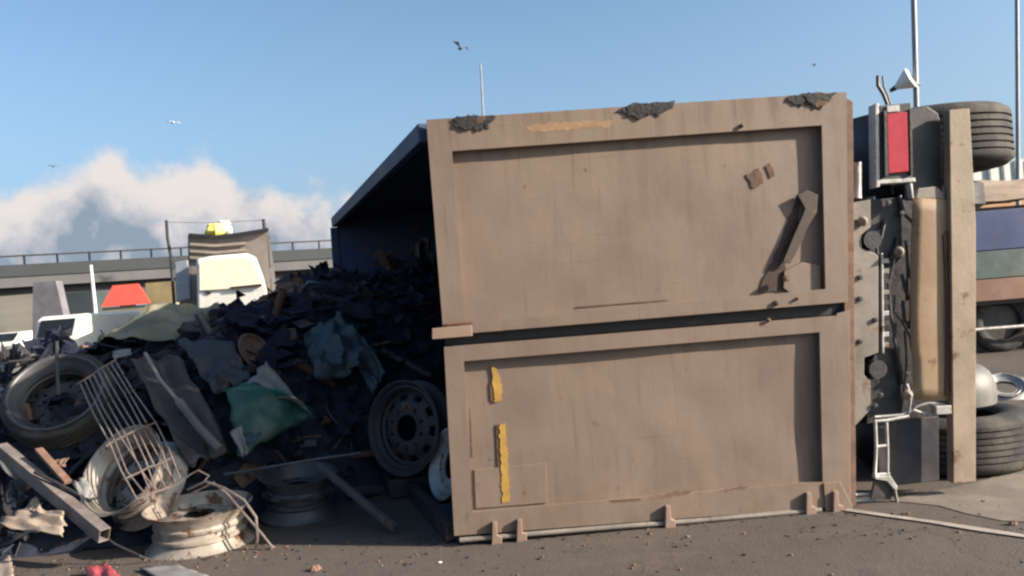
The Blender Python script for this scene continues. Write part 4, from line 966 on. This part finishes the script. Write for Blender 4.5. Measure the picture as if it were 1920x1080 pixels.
mb = MB(); mb.box(((xl + xr) / 2, yb + 1.15, zs[0] - .2), (xr - xl - .3, .9, .24)); mb.build('frame', DKST, pt)
board(.18, zs[0] - .08, BLACK, 'shade_board', xl + .05, xr - .05, .04, yb + .25)  # black board added to stand for the shadow under the bed
mb = MB(); mb.tube([(xl + .2, yb + .05, .36), (xr - 1, yb + .05, .36)], .025, 8); mb.build('side_guard', LGREY, pt)
mb = MB(); mb.box(((xl + xr) / 2, yb + 2.28, (zs[0] + zs[-1]) / 2), (xr - xl, .05, zs[-1] - zs[0])); mb.build('side_board', REDB, pt)
for xx in (xl + .9, xr - 1.2):
    for yy in (yb + .3, yb + 2.0): make_tyre('wheel', axis_M(Vector((xx, yy, .44)), (0, 1, 0)), .44, .27, .25, pt)
mb = MB(); mb.prism([(xr + .1, yb + .05, .5), (xr + 1.7, yb + .05, .5), (xr + 1.75, yb + .05, 1.3), (xr + 1.4, yb + .05, 2.2), (xr + .1, yb + .05, 2.2)], (0, 2.15, 0)); cb = mb.build('cab', WHITE, pt, bevel=.06)
mb = MB(); mb.prism([(xr + .5, yb + .035, 1.35), (xr + 1.55, yb + .035, 1.35), (xr + 1.3, yb + .035, 2.0), (xr + .5, yb + .035, 2.0)], (0, .012, 0)); mb.build('window', GLASS, cb)
for yy in (yb + .3, yb + 2.0): make_tyre('wheel', axis_M(Vector((xr + .9, yy, .44)), (0, 1, 0)), .44, .27, .25, pt)
crumple('load_cover', ((xl, yb + .1, zs[-1] + .05), (xr, yb + .1, zs[-1] + .10), (xr, yb + 1.3, zs[-1] + .55), (xl, yb + 1.3, zs[-1] + .42)), pm('tan_cover', (.24, .18, .14), .85, var=.3, scale=2, dust=.3), .09, 5.0, 51, 'tan tarpaulin heaped on the painted truck', 'tarpaulin', n=34, rag=.02, solid=.01)
mb = MB(); mb.box(((xl + xr) / 2, yb + 1.2, (zs[0] + zs[-1]) / 2 + .1), (xr - xl - .2, 2.0, zs[-1] - zs[0] - .1)); tag(mb.build('cargo', BROWN, None), 'brown cargo under the tan tarpaulin', 'cargo')
# chrome scrap on the road past the bumper
gq = G(1898, 748); rr_, _ = make_rim('wheel_cover', axis_M(Vector((gq.x, gq.y + .1, .09)), (-.15, -.5, .85)), .17, .10, LGREY, None, z0=.02, dish=-.01); tag(rr_, 'shiny wheel cover lying on the road behind the overturned truck', 'wheel cover')
strip(G(1835, 716), G(2300, 680), .10, .008, LINEM, 'road_marking', 20)
# far building with white mullions
yb2 = 60; bx0, bx1 = D(1700, 340, yb2).x, D(2150, 340, yb2).x; bt, bb = D(1880, 300, yb2).z, D(1880, 372, yb2).z
fb = thing('office_building', ((bx0 + bx1) / 2, yb2, 0), 'far pale building with white and teal vertical strips', 'building')
mb = MB(); mb.prism([(bx0, yb2, 0), (bx1, yb2, 0), (bx1, yb2, bt), (bx0, yb2, bt)], (0, 10, 0)); mb.build('wall', pm('teal_wall', (.30, .40, .45), .6, var=.15, scale=.5), fb)
mb = MB(); mb.prism([(bx0, yb2 - .2, 0), (bx1, yb2 - .2, 0), (bx1, yb2 - .2, bb), (bx0, yb2 - .2, bb)], (0, .2, 0)); mb.build('plinth', pm('orange_plinth', (.42, .24, .14), .8, var=.2, scale=.5), fb)
r = random.Random(5); x = bx0
while x < bx1:
    w = r.uniform(.25, .6); mb = MB(); mb.prism([(x, yb2 - .3, bb), (x + w, yb2 - .3, bb), (x + w, yb2 - .3, bt - .1), (x, yb2 - .3, bt - .1)], (0, .28, 0)); mb.build('mullion', WHITE, fb); x += w + r.uniform(.35, .8)

# hoses and cables across the chassis end
hr = random.Random(77)
for k in range(11):
    x0, y0 = hr.uniform(1612, 1700), hr.uniform(360, 620); x1, y1 = x0 + hr.uniform(-20, 40), y0 + hr.uniform(90, 200); sag = hr.uniform(-18, 18)
    mb = MB(); mb.tube([C_(x0, y0, .09), C_(x0 + sag * .6, y0 + (y1 - y0) * .3, .07), C_((x0 + x1) / 2 + sag, (y0 + y1) / 2, .075), C_(x1 + sag * .5, y0 + (y1 - y0) * .8, .07), C_(x1, y1, .09)], hr.choice((.006, .008, .011)), 6); mb.build('hose', BLACK if k % 3 else DKST, truck, smooth=True)
for x, y in ((1612, 520), (1612, 560), (1640, 600), (1612, 640), (1650, 740), (1690, 400), (1700, 700), (1665, 380), (1640, 760)):
    mb = MB(); M = Matrix.Translation(C_(x, y, .05)) @ (-TN).to_track_quat('Z', 'Y').to_matrix().to_4x4(); mb.lathe([(.001, 0), (.016, 0), (.016, .014), (.001, .016)], 6, M=M); mb.build('bolt', DKST, truck)
# grit and crumbs spilled on the asphalt round the heap and along the doors
gr = random.Random(5); mb = MB()
for _ in range(900):
    if gr.random() < .65: x, y = gr.gauss(-2.4, 1.3), 5.25 - abs(gr.gauss(0, .28))
    else: x, y = gr.uniform(-.8, 4.2), 4.95 - abs(gr.gauss(0, .45))
    if y < 3.6: continue
    q = gr.choice((.003, .004, .006, .009)); mb.box((x, y, q * .4), (q * gr.uniform(1, 2.4), q * gr.uniform(.8, 1.6), q * .8), Matrix.Rotation(gr.uniform(0, 3), 3, 'Z'), gr.choices((0, 1, 2), (5, 5, .5))[0])
g_ = stuff(mb.build('grit', [BROWN, DKST, PALE], None, M=Matrix())); tag(g_, 'fine grit and crumbs of scrap scattered on the asphalt', 'grit')
